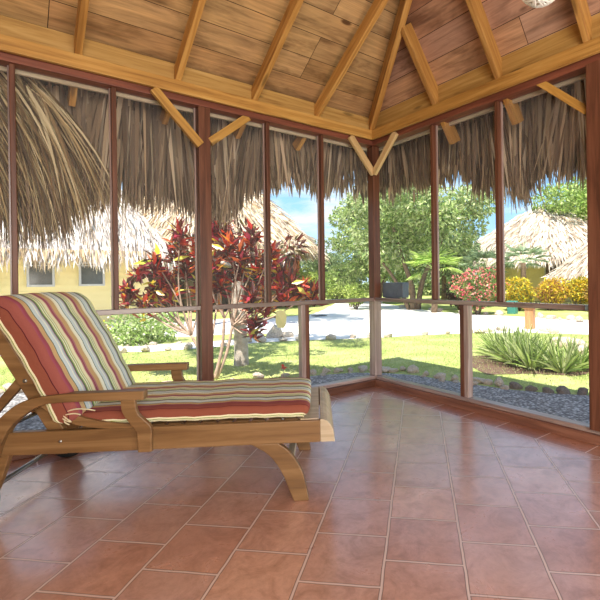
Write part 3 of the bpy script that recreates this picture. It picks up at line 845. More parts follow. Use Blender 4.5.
# drain cover on the drive
M_ = MB(); M_.add(box_data(4.85, 5.25, 8.45, 8.75, GZ + .006, GZ + .03))
tag(M_.build('drain_cover', M_drain), 'small dark drain cover lying in the shaded sand drive', 'drain')

# ------------------------------------------------------------------ rocks
import bmesh
def rock_mesh(seed, sub=2):
    r = random.Random(seed)
    bm = bmesh.new(); bmesh.ops.create_icosphere(bm, subdivisions=sub, radius=1)
    sx, sy, sz = r.uniform(.75, 1.25), r.uniform(.7, 1.1), r.uniform(.55, .85)
    ks = [(Vector((r.gauss(0, 1), r.gauss(0, 1), r.gauss(0, 1))).normalized(), r.uniform(.45, .9)) for _ in range(11)]
    for v in bm.verts:
        d = v.co.normalized(); m = 1.0
        for k, h in ks:
            t = d.dot(k)
            if t > h: m = min(m, h / t)
        m *= 1 + .06 * math.sin(9 * d.x + seed) * math.cos(8 * d.y + 2 * seed) + r.uniform(-.04, .04)
        v.co = Vector((d.x * sx, d.y * sy, d.z * sz)) * m
    me = bpy.data.meshes.new('rock'); bm.to_mesh(me); bm.free(); return me
RM = [rock_mesh(s) for s in range(8)]
for me in RM: me.materials.append(M_rock)
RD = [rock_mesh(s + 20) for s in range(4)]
for me in RD: me.materials.append(M_rockshade)
def rock(x, y, s, label, group=None, dark=False):
    me = random.choice(RD if dark else RM)
    o = bpy.data.objects.new('rock', me); link(o)
    o.location = (x, y, GZ + s * .32); o.scale = (s, s, s); o.rotation_euler = (0, 0, random.uniform(0, 6.28))
    tag(o, label, 'rock', group); return o
near = [(-2.9, 2.75), (-2.7, 2.6), (-2.5, 2.45), (-2.2, 2.25), (-1.9, 2.05), (-1.55, 1.78), (-1.2, 1.62), (-.9, 1.5), (-.6, 1.42), (-.3, 1.33), (.01, 1.203), (.152, 1.153), (.297, 1.102), (.462, 1.033), (.612, .98), (.776, .748), (.85, .66), (.984, .62), (1.008, .457), (.99, .242), (.99, .025), (1.037, -.154), (1.146, -.383), (1.164, -.50), (1.189, -.64)]
for x, y in near:
    s = random.uniform(.05, .095)
    rock(x + .02, y + .02, s, 'pale rough rock in the lawn edging row along the gravel strip', 'pale rocks edging the near lawn')
    if random.random() < .6: rock(x - .07 + random.uniform(-.05, .05), y - .06 + random.uniform(-.05, .05), s * .55, 'small pale stone lying just inside the near lawn edging row', 'small stones beside the near edging')
for x, y in [(.39, 1.14), (.25, 1.22), (.7, .9), (.9, .80)]: rock(x, y, .05, 'small pale stone lying just inside the near lawn edging row', 'small stones beside the near edging')
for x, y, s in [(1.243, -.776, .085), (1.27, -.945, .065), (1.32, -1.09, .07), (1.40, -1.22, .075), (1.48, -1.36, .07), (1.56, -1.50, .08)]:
    rock(x, y, s, 'shade-darkened rock in the edging row in front of the strap leaf clumps', 'shade-darkened rocks edging the gravel', True)
for x, y in [(-1.625, 4.986), (-1.373, 4.75), (-1.059, 4.595), (-.719, 4.50), (-.426, 4.439), (.2, 4.38), (.694, 4.45), (.918, 4.347), (1.278, 4.19), (1.5, 4.0), (2.041, 3.70), (2.5, 3.58), (2.784, 3.36), (3.085, 3.22), (3.858, 2.931), (4.3, 2.7)]:
    rock(x, y, random.uniform(.07, .13), 'low brown rock on the lawn edge beside the sand path', 'rocks between lawn and sand path')
for x, y, s in [(4.75, 2.5, .15), (4.93, 2.36, .13), (5.15, 2.3, .10), (5.62, 2.3, .13), (6.1, 1.55, .15), (5.95, 1.3, .12)]:
    rock(x, y, s, 'brown rock behind the strap leaf clumps on the path edge', 'rocks behind the strap leaf clumps')
for x, y, s in [(4.5, .45, .16), (4.3, .2, .2), (4.13, -.02, .18), (3.9, -.2, .14)]:
    rock(x, y, s, 'chunky pale rock on the grass right behind the strap leaf clumps', 'pale rocks on the right lawn')
for x, y in [(9.65, 9.55), (9.5, 7.92), (9.3, 7.5), (8.98, 6.98), (9.1, 6.2), (9.1, 5.49), (8.93, 5.07), (9.0, 4.6), (9.04, 3.33), (8.8, 2.9), (8.76, 2.6), (8.9, 2.4), (8.6, 2.0), (8.7, 11.7), (9.3, 10.9)]:
    rock(x, y, random.uniform(.09, .19), 'pale rock along the far grass border of the drive', 'rocks on the far side of the drive')
rock(1.39, 4.75, .26, 'large pale boulder on the grass strip right of the tree trunk')
rock(1.62, 4.72, .17, 'medium boulder leaning on the right side of the large pale boulder')
rock(1.15, 4.85, .12, 'small boulder on the left of the large pale boulder')
for x, y in [(-1.9, 5.75), (-1.5, 5.55), (-1.15, 5.45), (-.75, 5.3), (-.35, 5.2), (.05, 5.05)]:
    rock(x, y, random.uniform(.05, .09), 'small rock edging the bed of the pale flowering bush', 'rocks round the flowering bush')

# ------------------------------------------------------------------ own thatch eaves
TH_IN = [(.46, .33, .21), (.34, .235, .15), (.60, .45, .30), (.20, .135, .085), (.70, .56, .40), (.42, .31, .22), (.28, .20, .14)]
profL = [(-5, 1.25), (-2.94, 1.31), (-2.73, 1.29), (-2.61, 1.4), (-2.48, 1.55), (-2.39, 1.63), (-2.25, 1.57), (-2.01, 1.61), (-1.69, 1.57), (-1.5, 1.63), (-1.34, 1.51), (-1.2, 1.55), (-1.1, 1.75), (-1.03, 1.85), (-.94, 1.91), (-.84, 1.87), (-.73, 2.02), (-.61, 2.0), (-.5, 2.05), (-.4, 1.95), (-.28, 1.85), (-.15, 1.95), (-.06, 2.06), (.1, 2.2), (.3, 2.18), (.6, 2.1)]
profR = [(.6, 2.05), (.35, 2.03), (.11, 1.99), (-.12, 1.98), (-.32, 1.89), (-.43, 2.0), (-.52, 1.98), (-.71, 2.03), (-.82, 1.93), (-.93, 1.75), (-1.03, 1.7), (-1.14, 1.77), (-1.21, 1.63), (-1.28, 1.6), (-1.37, 1.69), (-1.46, 1.72), (-1.55, 1.82), (-1.63, 1.84), (-1.7, 1.88), (-1.75, 1.75), (-1.83, 1.72), (-1.9, 1.69), (-6, 1.75)]
def eave(nm, axis, prof, a0, a1, n, label):
    xs_ = np.array(sorted(prof))
    parts = []
    for layer in range(4):
        m = n // 4
        a = rng.uniform(a0, a1, m)
        o = rng.uniform(.31, .54, m) + layer * .02
        ztop = 2.52 - .32 * (o - .2) + rng.uniform(-.06, .04, m)
        if layer >= 2: ztop -= rng.uniform(0, .35, m)
        zb = np.interp(a, xs_[:, 0], xs_[:, 1]) + np.abs(rng.normal(size=m)) * .12 + rng.uniform(-.05, .06, m) - .0
        L = np.maximum(ztop - zb, .15)
        # clumps hang together: sideways lean varies slowly along the wall
        lean = .10 * np.sin(a * 6.3) + .07 * np.sin(a * 17) + rng.normal(size=m) * .07
        outl = rng.normal(size=m) * .06 + .05
        sh = .75 + .25 * np.sin(a * 9.1 + layer) * np.sin(a * 23)
        C = pick(TH_IN, m, .2) * sh[:, None]
        if axis == 'x': P = np.stack([a, o, ztop], 1); D = np.stack([lean, outl, -np.ones(m)], 1)
        else: P = np.stack([o, a, ztop], 1); D = np.stack([outl, lean, -np.ones(m)], 1)
        tang = np.zeros((m, 3)); tang[:, 0 if axis == 'x' else 1] = 1; tang += rng.normal(size=(m, 3)) * .35
        S = norm(np.cross(norm(D), np.cross(tang, norm(D))))
        parts.append(blade_mesh(P, D, L, rng.uniform(.012, .042, m), C, .05, 4, S, .12))
    V, F, C = join(parts)
    o = mesh_obj(nm, V, F, M_thatch, cols=C)
    tag(o, label, 'thatch', kind='stuff'); return o
eave('thatch_fringe', 'x', profL, -4.6, .45, 5200, 'dry brown palm thatch hanging outside the left wall of screens')
eave('thatch_fringe', 'y', profR, -3.6, .45, 4600, 'dry brown palm thatch hanging outside the right wall of screens')
# the thatch layer that lies on the roof deck edge and closes the view between deck and fringe
def slab(nm, pts, th, mat, label):
    p = [Vector(q) for q in pts]; nn = (p[1] - p[0]).cross(p[2] - p[0]).normalized()
    if nn.z < 0: nn = -nn
    vs = p + [q + nn * th for q in p]; n = len(p)
    fs = [tuple(range(n)), tuple(n + i for i in reversed(range(n)))] + [(i, (i + 1) % n, n + (i + 1) % n, n + i) for i in range(n)]
    return tag(mesh_obj(nm, vs, fs, mat), kind='structure')
def zLd(y): return BT + oo - SL * (y - ex)
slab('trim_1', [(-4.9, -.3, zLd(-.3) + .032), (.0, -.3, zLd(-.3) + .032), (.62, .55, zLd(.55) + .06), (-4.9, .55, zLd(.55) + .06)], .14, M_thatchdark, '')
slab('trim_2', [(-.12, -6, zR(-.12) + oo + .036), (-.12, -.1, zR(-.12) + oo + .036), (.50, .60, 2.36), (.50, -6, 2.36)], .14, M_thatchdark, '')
# thick backing inside the fringe so the sky does not show between strands near the top
# long bleached fronds that swing across the left windows
n = 1500
x0 = rng.uniform(-4.2, -2.78, n); z0 = 2.50 - rng.uniform(0, .1, n); y0 = rng.uniform(.24, .42, n)
P = np.stack([x0, y0, z0], 1)
sw = rng.uniform(.1, 1.5, n) * np.clip((x0 + 4.6) / 1.2, .3, 1)
D = np.stack([sw, rng.normal(size=n) * .06 + .04, -np.ones(n) * .75], 1)
C = pick([(.66, .52, .29), (.50, .37, .19), (.80, .67, .42), (.30, .20, .10), (.56, .44, .26), (.18, .12, .07)], n, .18)
V, F, Cc = blade_mesh(P, D, rng.uniform(.75, 1.25, n), rng.uniform(.010, .026, n), C, 1.35, 7, None, .1)
tag(mesh_obj('dry_frond', V, F, M_thatch, cols=Cc), 'long bleached palm fronds sweeping down across the left windows', 'palm fronds', kind='stuff')

# ------------------------------------------------------------------ huts
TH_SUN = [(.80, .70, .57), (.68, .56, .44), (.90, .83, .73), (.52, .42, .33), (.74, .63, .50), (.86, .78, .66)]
TH_TAN = [(.72, .56, .36), (.58, .42, .26), (.82, .68, .48), (.44, .32, .20), (.66, .50, .32)]
def cone_thatch(parent, c, r, z0, z1, n, cols, Lb=.55, w=(.04, .10), curve=1.0, fringe=.35):
    """steep straw cone: base surface plus overlapping blades"""
    nu, nv = 48, 10; vs, fs = [], []
    for i in range(nv + 1):
        t = i / nv; rr = r * (1 - t); z = z0 + (z1 - z0) * (1 - (1 - t) ** curve) if curve != 1 else z0 + (z1 - z0) * t
        for j in range(nu):
            a = 2 * pi * j / nu; vs.append((c[0] + rr * .97 * math.cos(a), c[1] + rr * .97 * math.sin(a), z))
    for i in range(nv):
        for j in range(nu):
            j2 = (j + 1) % nu; fs.append((i * nu + j, i * nu + j2, (i + 1) * nu + j2, (i + 1) * nu + j))
    base = mesh_obj('thatch_roof', vs, fs, M_palethatch, parent)
    t = 1 - np.sqrt(rng.uniform(0, 1, n)); a = rng.uniform(0, 2 * pi, n)
    rr = r * (1 - t); z = z0 + (z1 - z0) * (1 - (1 - t) ** curve) if curve != 1 else z0 + (z1 - z0) * t
    P = np.stack([c[0] + rr * np.cos(a), c[1] + rr * np.sin(a), z + .02], 1)
    sl = (z1 - z0) / r
    D = np.stack([np.cos(a), np.sin(a), np.full(n, -sl)], 1); D = norm(D) + rng.normal(size=(n, 3)) * .16 + np.array([0, 0, .10])
    V, F, C = blade_mesh(P, D, rng.uniform(.6, 1.2, n) * Lb, rng.uniform(*w, n), pick(cols, n, .14), .35, 3)
    m = int(n * .25); a = rng.uniform(0, 2 * pi, m); rr = r * rng.uniform(.9, 1.03, m)
    P = np.stack([c[0] + rr * np.cos(a), c[1] + rr * np.sin(a), np.full(m, z0) + .1], 1)
    D = np.stack([np.cos(a) * .5, np.sin(a) * .5, -np.ones(m)], 1) + rng.normal(size=(m, 3)) * .15
    p2 = blade_mesh(P, D, rng.uniform(.5, 1.2, m) * fringe + .1, rng.uniform(*w, m), pick(cols, m, .14) * .75, .5, 3)
    V, F, C = join([(V, F, C), p2])
    o = mesh_obj('thatch_strands', V, F, M_thatch, base, cols=C); tag(o, kind='stuff'); return base

# hut A: long yellow board building on the left
hA = empty('yellow_hut', (-3, 10.2, GZ)); tag(hA, 'long yellow board hut with small white framed windows under a shaggy thatched roof, far left', 'hut')
v, f = box_data(-9, .35, 10.2, 12.6, GZ, 2.4); mesh_obj('wall', v, f, M_yellow, hA)
for k in range(17):
    zz = GZ + .16 * (k + 1)
    if zz < 2.3: beam('board_edge', (-9, 10.192, zz), (.35, 10.192, zz), .012, .012, M_yellow, hA, b=0)
v, f = box_data(-9, .5, 9.75, 10.2, GZ, GZ + .05); mesh_obj('plinth', v, f, simple('shaded_stone_apron', (.33, .33, .35), .8, .3, 6, .3), hA)  # stone path along the hut, its shade put into the dark grey
for x0_, x1_ in ((-3.52, -2.95), (-2.42, -1.85), (-1.33, -.74), (-6.0, -5.4), (-4.8, -4.2)):
    fr_ = MB()
    for bxx in ((x0_, x1_, .98, 1.03), (x0_, x1_, 1.56, 1.61), (x0_, x0_ + .05, 1.03, 1.56), (x1_ - .05, x1_, 1.03, 1.56), (x0_, x1_, 1.50, 1.52)):
        fr_.add(box_data(bxx[0], bxx[1], 10.13, 10.2, bxx[2], bxx[3]))
    w = fr_.build('window', M_windowframe, hA)
    v, f = box_data(x0_ + .05, x1_ - .05, 10.17, 10.195, 1.03, 1.56); mesh_obj('pane', v, f, M_glassdark, w)
# its roof: slope facing us, hipped at the right end
EAz, RAz = 1.80, 4.9
ev = [(-10, 9.55, EAz), (.95, 9.55, EAz), (.95, 13.2, EAz), (-10, 13.2, EAz), (-8, 11.4, RAz), (-1.1, 11.4, RAz)]
rA = mesh_obj('thatch_roof', ev, [(0, 1, 5, 4), (1, 2, 5), (2, 3, 4, 5), (3, 0, 4), (3, 2, 1, 0)], M_palethatch, hA)
n = 9000
parts = []
s = rng.uniform(0, 1, n); t = 1 - np.sqrt(rng.uniform(0, 1, n))
t = rng.uniform(0, .8, n)
xr = -10 + t * 2 + s * (10.95 - t * 4.05)
P = np.stack([xr, 9.55 + t * 1.85, EAz + t * (RAz - EAz) + .03], 1)
D = norm(np.tile([[0, -1.85, -(RAz - EAz)]], (n, 1))) + rng.normal(size=(n, 3)) * .2 + np.array([0, -.12, .05])
parts.append(blade_mesh(P, D, rng.uniform(.3, .7, n), rng.uniform(.03, .08, n), pick([(.88, .82, .78), (.70, .62, .58), (.96, .92, .88), (.45, .38, .34), (.80, .74, .70)], n, .1), .4, 3))
m = 1800; s = rng.uniform(0, 1, m); t = rng.uniform(0, .8, m)
P = np.stack([.95 - t * 2.05, 9.55 + t * 1.85 + s * (3.65 - t * 3.65), EAz + t * (RAz - EAz) + .03], 1)
D = norm(np.tile([[2.05, 0, -(RAz - EAz)]], (m, 1))) + rng.normal(size=(m, 3)) * .2
parts.append(blade_mesh(P, D, rng.uniform(.3, .7, m), rng.uniform(.03, .08, m), pick(TH_SUN, m, .1), .4, 3))
m = 1800; s = rng.uniform(-10, 1, m)
P = np.stack([s, rng.uniform(9.45, 9.65, m), np.full(m, EAz + .08)], 1)
D = np.stack([rng.normal(size=m) * .2, -.25 + rng.normal(size=m) * .15, -np.ones(m)], 1)
parts.append(blade_mesh(P, D, rng.uniform(.2, .5, m) + .12 * np.sin(s * 5.3), rng.uniform(.02, .06, m), pick(TH_TAN, m, .15), .3, 3))
V, F, C = join(parts); tag(mesh_obj('thatch_strands', V, F, M_thatch, rA, cols=C), kind='stuff')

def round_hut(name, label, c, rw, r, z0, z1, n, cols, wallmat, posts=0, postmat=None, wall=True, Lb=.6, w=(.04, .1), curve=1.0):
    h = empty(name, (c[0], c[1], GZ)); tag(h, label, 'hut')
    if wall:
        v, f = tube_data([(c[0], c[1], GZ), (c[0], c[1], z0 + .5)], [rw, rw], 40); mesh_obj('wall', v, f, wallmat, h)
    for k in range(posts):
        a = 2 * pi * k / posts + .15
        q = (c[0] + (rw + .25) * math.cos(a), c[1] + (rw + .25) * math.sin(a))
        beam('post', (q[0], q[1], GZ), (q[0], q[1], z0 + .4), .12, .12, postmat, h, up=(1, 0, 0))
    cone_thatch(h, c, r, z0, z1, n, cols, Lb, w, curve)
    return h
hB = round_hut('round_hut', 'round dark walled hut with orange posts under a tall tan straw roof', (4.64, 17.4), 4.0, 5.2, 2.45, 7.0, 9000, TH_TAN + TH_SUN, M_darkwood, 16, M_orange, Lb=.75, curve=1.2)
for k, a in enumerate(np.linspace(-2.4, -.5, 6)):
    p = Vector((4.64 + 4.02 * math.cos(a), 17.4 + 4.02 * math.sin(a), 0)); d = Vector((-math.sin(a), math.cos(a), 0))
    beam('wall_panel', p + d * .4 + Vector((0, 0, GZ + .0)), p - d * .4 + Vector((0, 0, GZ + .0)), .04, 1.2, M_barkdark if k % 2 else M_darkwood, hB, zoff=1)
hC = round_hut('round_hut', 'yellow walled hut with a brown window under a broad pale thatched roof', (20.3, 9.3), 3.3, 5.1, 1.80, 4.95, 8000, TH_SUN, M_yellow, 0, Lb=.7, w=(.05, .12), curve=1.3)
_d = (Vector((CAM.x, CAM.y, 0)) - Vector((20.3, 9.3, 0))).normalized(); _s = Vector((_d.y, -_d.x, 0))
wq = Vector((20.3, 9.3, 0)) + _d * 3.32
def face_box(name, cen, half, z0, z1, dd, ss, mat, parent, th=.08):
    a = cen - ss * half; b2 = cen + ss * half
    return beam(name, (a.x, a.y, z0), (b2.x, b2.y, z0), th, z1 - z0, mat, parent, zoff=1, b=0)
wn = face_box('window', wq - _s * .35, .42, .95, 1.75, _d, _s, M_windowframe, hC, .34)
face_box('shutter', wq - _s * .35 + _d * .02, .36, 1.0, 1.70, _d, _s, M_barkdark, wn, .36)
hD = round_hut('round_hut', 'low thatched hut with a yellow corner post at the right edge behind the orange shrub', (15.44, 3.63), 1.75, 2.5, 1.05, 3.4, 4000, TH_SUN, M_yellow, 0, Lb=.5, w=(.03, .09))

# ------------------------------------------------------------------ plants
def blob_leaves(blobs, n, size, cols, droop=.2, wr=.45, shell=.65, dark=True):
    """blobs: (x,y,z,rx,ry,rz); leaves lie near the blob surfaces"""
    B = np.array(blobs); vol = B[:, 3] * B[:, 4] * B[:, 5]; vol = vol ** .7
    i = rng.choice(len(B), n, p=vol / vol.sum()); b = B[i]
    d = rand_dir(n); r = rng.uniform(0, 1, n) ** (1 / 3); r = shell + (1 - shell) * r
    lump = 1 + .18 * np.sin(d[:, 0] * 7 + i) * np.sin(d[:, 1] * 6 + 2 * i) + .1 * np.sin(d[:, 2] * 11)
    P = b[:, :3] + d * b[:, 3:6] * (r * lump)[:, None]
    D = d * .6 + rng.normal(size=(n, 3)) * .6 - np.array([0, 0, droop])
    C = pick(cols, n, .18)
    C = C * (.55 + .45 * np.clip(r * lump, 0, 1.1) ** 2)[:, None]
    return leaf_mesh(P, D, rng.uniform(.6, 1.2, n) * size, rng.uniform(.7, 1.1, n) * size * wr, np.clip(C, 0, 1))
def sub_blobs(c, R, k, r, flat=1.0):
    out_ = []
    for _ in range(k):
        d = rand_dir(1)[0]; q = rng.uniform(.35, 1) 
        rr = r * rng.uniform(.7, 1.25)
        out_.append((c[0] + d[0] * R[0] * q, c[1] + d[1] * R[1] * q, c[2] + d[2] * R[2] * q, rr, rr, rr * .75))
    return out_
GREEN = [(.42, .54, .18), (.28, .40, .13), (.58, .66, .30), (.20, .30, .11), (.70, .74, .42), (.48, .58, .28)]
def tree(name, label, cat, base, blobs, n, size, cols, trunks, bark=M_barkdark, group=None, wr=.45):
    t = empty(name, (base[0], base[1], GZ)); tag(t, label, cat, group)
    tb = MB()
    for path, r0, r1 in trunks:
        P = spline(path, 4); tb.add(tube_data(P, list(np.linspace(r0, r1, len(P))), 9))
    if trunks: tb.build('trunk', bark, t, smooth=True)
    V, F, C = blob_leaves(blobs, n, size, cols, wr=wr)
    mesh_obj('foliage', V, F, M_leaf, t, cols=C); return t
side = np.array([.781, -.624])   # across the view
tree('added_shade_tree', 'unseen tree added to shade the drive, its crown hidden above the thatch', 'tree', (1.3, 8.2), sub_blobs((2.1, 6.4, 5.8), (1.5, 1.4, .5), 18, .6), 6000, .2, GREEN, [([(1.3, 8.2, GZ), (1.3, 8.1, 2.5), (1.9, 6.8, 5.4)], .13, .05)])  # unseen tree, added only to cast shade on the drive
# T1 big loose tree right of the corner
bl1 = sub_blobs((9.0, 8.6, 3.5), (2.3, 2.3, 1.9), 34, .62) + sub_blobs((10.4, 7.4, 3.0), (1.5, 1.5, 1.4), 14, .55)
tree('leafy_tree', 'big airy green tree with forked brown trunks, directly right of the corner post', 'tree', (9.2, 8.4), bl1, 15000, .19, GREEN,
     [([(9.2, 8.5, GZ), (9.15, 8.5, .8), (8.9, 8.7, 1.8), (8.6, 8.9, 3)], .13, .05), ([(9.35, 8.4, GZ), (9.5, 8.3, .9), (9.8, 8.0, 1.9), (10.3, 7.6, 3)], .12, .05), ([(9.1, 8.6, GZ), (8.7, 8.9, 1.0), (8.1, 9.3, 2.0)], .09, .04)])
bl0 = sub_blobs((11.5, 13.1, 2.9), (2.5, 2.5, 2.2), 30, .65) + sub_blobs((10.6, 11.2, 4.2), (1.0, 1.0, 1.0), 8, .45)
tree('leafy_tree', 'pale green tree seen through the last pane left of the corner post', 'tree', (11.5, 13.1), bl0, 14000, .22, [(.42, .54, .17), (.30, .42, .12), (.56, .64, .28), (.22, .32, .10)],
     [([(11.5, 13.1, GZ), (11.5, 13.1, 1.2), (11.2, 13.3, 2.6)], .15, .06), ([(11.5, 13.1, GZ), (11.8, 12.9, 1.4), (12.2, 12.6, 2.8)], .12, .05)])
bl2 = sub_blobs((14.6, 11.6, 2.2), (2.6, 2.6, 1.6), 26, .8)
tree('leafy_tree', 'lower dark green tree behind the pink flowering bush', 'tree', (14.6, 11.6), bl2, 8000, .24, [(.20, .30, .12), (.30, .42, .18), (.13, .2, .09), (.40, .5, .25)], [([(14.6, 11.6, GZ), (14.6, 11.6, 1.5)], .15, .1)])
bl3 = sub_blobs((21.0, 7.0, 4.9), (3.2, 2.6, 1.5), 26, .75)
tree('leafy_tree', 'bright green tree spreading over the pale thatched roofs at the right', 'tree', (22.5, 7.0), bl3, 7000, .26, [(.42, .56, .14), (.32, .46, .10), (.58, .68, .26), (.24, .36, .09)],
     [([(22.5, 7.0, GZ), (22.3, 7.0, 2.5), (21.2, 7.0, 4.5)], .2, .07), ([(22.4, 7.0, 2.5), (20.2, 6.4, 4.6)], .1, .04), ([(22.4, 7.0, 2.5), (22.8, 8.4, 4.8)], .1, .04)])
bl4 = sub_blobs((12.2, 22.5, 2.2), (3.4, 3.0, 1.8), 24, .9)
tree('leafy_tree', 'distant grey green tree between the straw roof and the pale tree', 'tree', (12.2, 22.5), bl4, 7000, .3, [(.30, .40, .18), (.22, .30, .13), (.42, .5, .26)], [([(12.2, 22.5, GZ), (12.2, 22.5, 1.6)], .2, .1)])
for i, (x, y, r, h) in enumerate([(9.5, 27, 2.6, 2.0), (17.5, 23, 3.2, 2.4), (20.5, 20, 3.0, 2.3), (22, 16.5, 2.4, 2.2), (27.5, 15, 3, 2.8), (27, 6, 3.5, 3.0), (26, 0, 3.2, 2.4), (5, 29, 3, 2.5)]):
    b = sub_blobs((x, y, h * .45), (r, r, h * .7), 14, .9)
    tree('distant_tree', 'dense green tree in the belt that closes the view far behind the garden', 'tree', (x, y), b, 3200, .34, [(.22, .32, .12), (.32, .42, .17), (.15, .22, .09), (.42, .5, .22)], [([(x, y, GZ), (x, y, h * .6)], .2, .12)], group='tree belt far behind the garden')
# clipped hedge block and round bushes by the drive
def bush(name, label, x, y, rx, rz, n, size, cols, group=None, zc=None, extra=None, wr=.5, stems=True):
    t = empty(name, (x, y, GZ)); tag(t, label, 'bush', group)
    b = sub_blobs((x, y, (zc if zc else rz * .85 + GZ)), (rx * .75, rx * .75, rz * .7), 16, rx * .38)
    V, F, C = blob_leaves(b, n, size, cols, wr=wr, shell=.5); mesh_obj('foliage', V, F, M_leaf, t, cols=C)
    sb = MB()
    for k in range(6):
        a = k * 1.05; P = spline([(x + .05 * math.cos(a), y + .05 * math.sin(a), GZ), (x + rx * .3 * math.cos(a), y + rx * .3 * math.sin(a), rz * .7 + GZ)], 3); sb.add(tube_data(P, [.02] * len(P), 6))
    sb.build('stems', M_barkdark, t, smooth=True)
    if extra:
        nm, cols2, n2, s2 = extra
        bb = [(q[0], q[1], q[2], q[3] * 1.06, q[4] * 1.06, q[5] * 1.08) for q in b]
        V, F, C = blob_leaves(bb, n2, s2, cols2, wr=.9, shell=.92, droop=-.4); mesh_obj(nm, V, F, M_leaf, t, cols=np.clip(C * 1.2, 0, 1))
    return t
hb = [(12.3 + dx, 17.6 + dy, z, .32, .32, .32) for dx in (-.5, 0, .5) for dy in (-.5, 0, .5) for z in (.25, .75, 1.2)]
t = empty('hedge', (12.3, 17.6, GZ)); tag(t, 'clipped bright green hedge block at the far end of the drive', 'hedge')
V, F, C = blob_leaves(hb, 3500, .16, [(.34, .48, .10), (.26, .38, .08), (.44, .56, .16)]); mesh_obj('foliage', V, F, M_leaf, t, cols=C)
YG = [(.48, .58, .12), (.36, .48, .09), (.58, .66, .22), (.26, .36, .07)]
bush('round_bush', 'small round yellow green bush just left of the corner post', 7.9, 10.3, .62, .62, 2500, .11, YG)
bush('round_bush', 'pale low bush on the far left end of the drive beside the straw hut', 9.0, 17.0, .7, .5, 1500, .14, YG)
bush('round_bush', 'low lime bush in front of the clipped hedge block', 11.0, 15.8, .6, .5, 1500, .13, YG)
bush('round_bush', 'leafy green bush against the straw hut right of the red shrub', 7.4, 13.2, .7, 1.2, 3500, .13, YG, zc=.75)
bush('flowering_bush', 'round bush covered in pink and coral flowers on the far lawn', 8.9, 5.35, .80, .78, 4200, .10, [(.20, .32, .08), (.30, .42, .12), (.14, .22, .07)], extra=('flowers', [(.80, .16, .16), (.86, .28, .24), (.88, .42, .34), (.70, .10, .16)], 1500, .085), zc=.66)
YE = [(.86, .62, .03), (.74, .50, .03), (.92, .74, .08), (.48, .36, .05), (.30, .36, .06)]
OR = [(.60, .34, .10), (.44, .22, .07), (.72, .48, .12), (.32, .18, .07), (.34, .30, .09)]
bush('yellow_shrub', 'golden yellow shrub nearest the pink bush, in front of the pale hut', 11.2, 5.35, .62, .66, 2800, .12, YE, zc=.50)
bush('yellow_shrub', 'golden yellow shrub in the middle of the row before the pale hut', 12.0, 4.65, .72, .72, 3000, .12, YE[:3] + OR[:2], zc=.55)
bush('yellow_shrub', 'tallest golden yellow shrub below the brown window of the pale hut', 12.6, 3.95, .6, .64, 2600, .12, YE, zc=.60)
bush('orange_shrub', 'rusty orange and green shrub beneath the low thatched roof at right', 12.6, 3.15, .62, .62, 2800, .12, OR, zc=.45)
bush('flowering_bush', 'low green bush dotted with pale pink flowers in front of the yellow hut', -.75, 5.95, .70, .40, 4200, .085, [(.38, .54, .14), (.28, .42, .10), (.52, .64, .26), (.62, .70, .36)], extra=('flowers', [(.85, .72, .66), (.88, .80, .74)], 350, .05), zc=.12)
bush('yellow_lily', 'small plant with yellow leaves on the bed right behind the lounger back', -1.42, 6.35, .22, .25, 260, .12, [(.85, .72, .05), (.78, .60, .04), (.4, .5, .1)], zc=.12)
# fan palms
def fan_palm(x, y, z, h, n, label, cols, r=.8):
    t = empty('fan_palm', (x, y, GZ)); tag(t, label, 'palm')
    P = spline([(x, y, GZ), (x + .04, y, (z + GZ) / 2), (x, y, z)], 3); v, f = tube_data(P, [.11] * len(P), 9); mesh_obj('trunk', v, f, M_barkdark, t, smooth=True)
    parts = []
    for k in range(n):
        a = 2 * pi * k / n + rng.uniform(-.2, .2); el = rng.uniform(-.2, 1.1)
        d = np.array([math.cos(a) * math.cos(el), math.sin(a) * math.cos(el), math.sin(el)])
        c = np.array([x, y, z]) + d * r * .55
        m = 15; s0 = np.cross(d, [0, 0, 1]); s0 /= np.linalg.norm(s0)
        th = np.linspace(-1.25, 1.25, m)
        D = np.cos(th)[:, None] * d + np.sin(th)[:, None] * s0
        parts.append(blade_mesh(np.tile(c, (m, 1)), D, np.full(m, r * .6), np.full(m, .07), pick(cols, m, .12), .5, 3))
        parts.append(blade_mesh(np.array([[x, y, z]]), d[None, :], [r * .6], [.03], np.array([[.3, .38, .15]]), .05, 2))
    V, F, C = join(parts); mesh_obj('fronds', V, F, M_leaf, t, cols=C)
PG = [(.30, .40, .22), (.40, .50, .30), (.22, .30, .16)]
fan_palm(13.6, 6.6, 1.65, 1, 14, 'grey green fan palm in front of the pale thatched roof, behind the yellow shrubs', PG, 1.0)
fan_palm(12.9, 7.9, 1.5, 1, 14, 'fan palm between the pink bush and the pale hut', PG, 1.0)
fan_palm(8.6, 6.9, 1.35, 1, 16, 'bright green palm under the big airy tree, beside the second right window bar', [(.40, .56, .12), (.30, .46, .10), (.52, .64, .2)], .95)
# dark leaved shrub between the tree and the pink bush
bush('dark_shrub', 'dark maroon shrub in the shade under the big airy tree', 10.2, 7.1, .6, .75, 2000, .12, [(.07, .03, .03), (.12, .05, .04), (.06, .07, .03)], zc=.55)

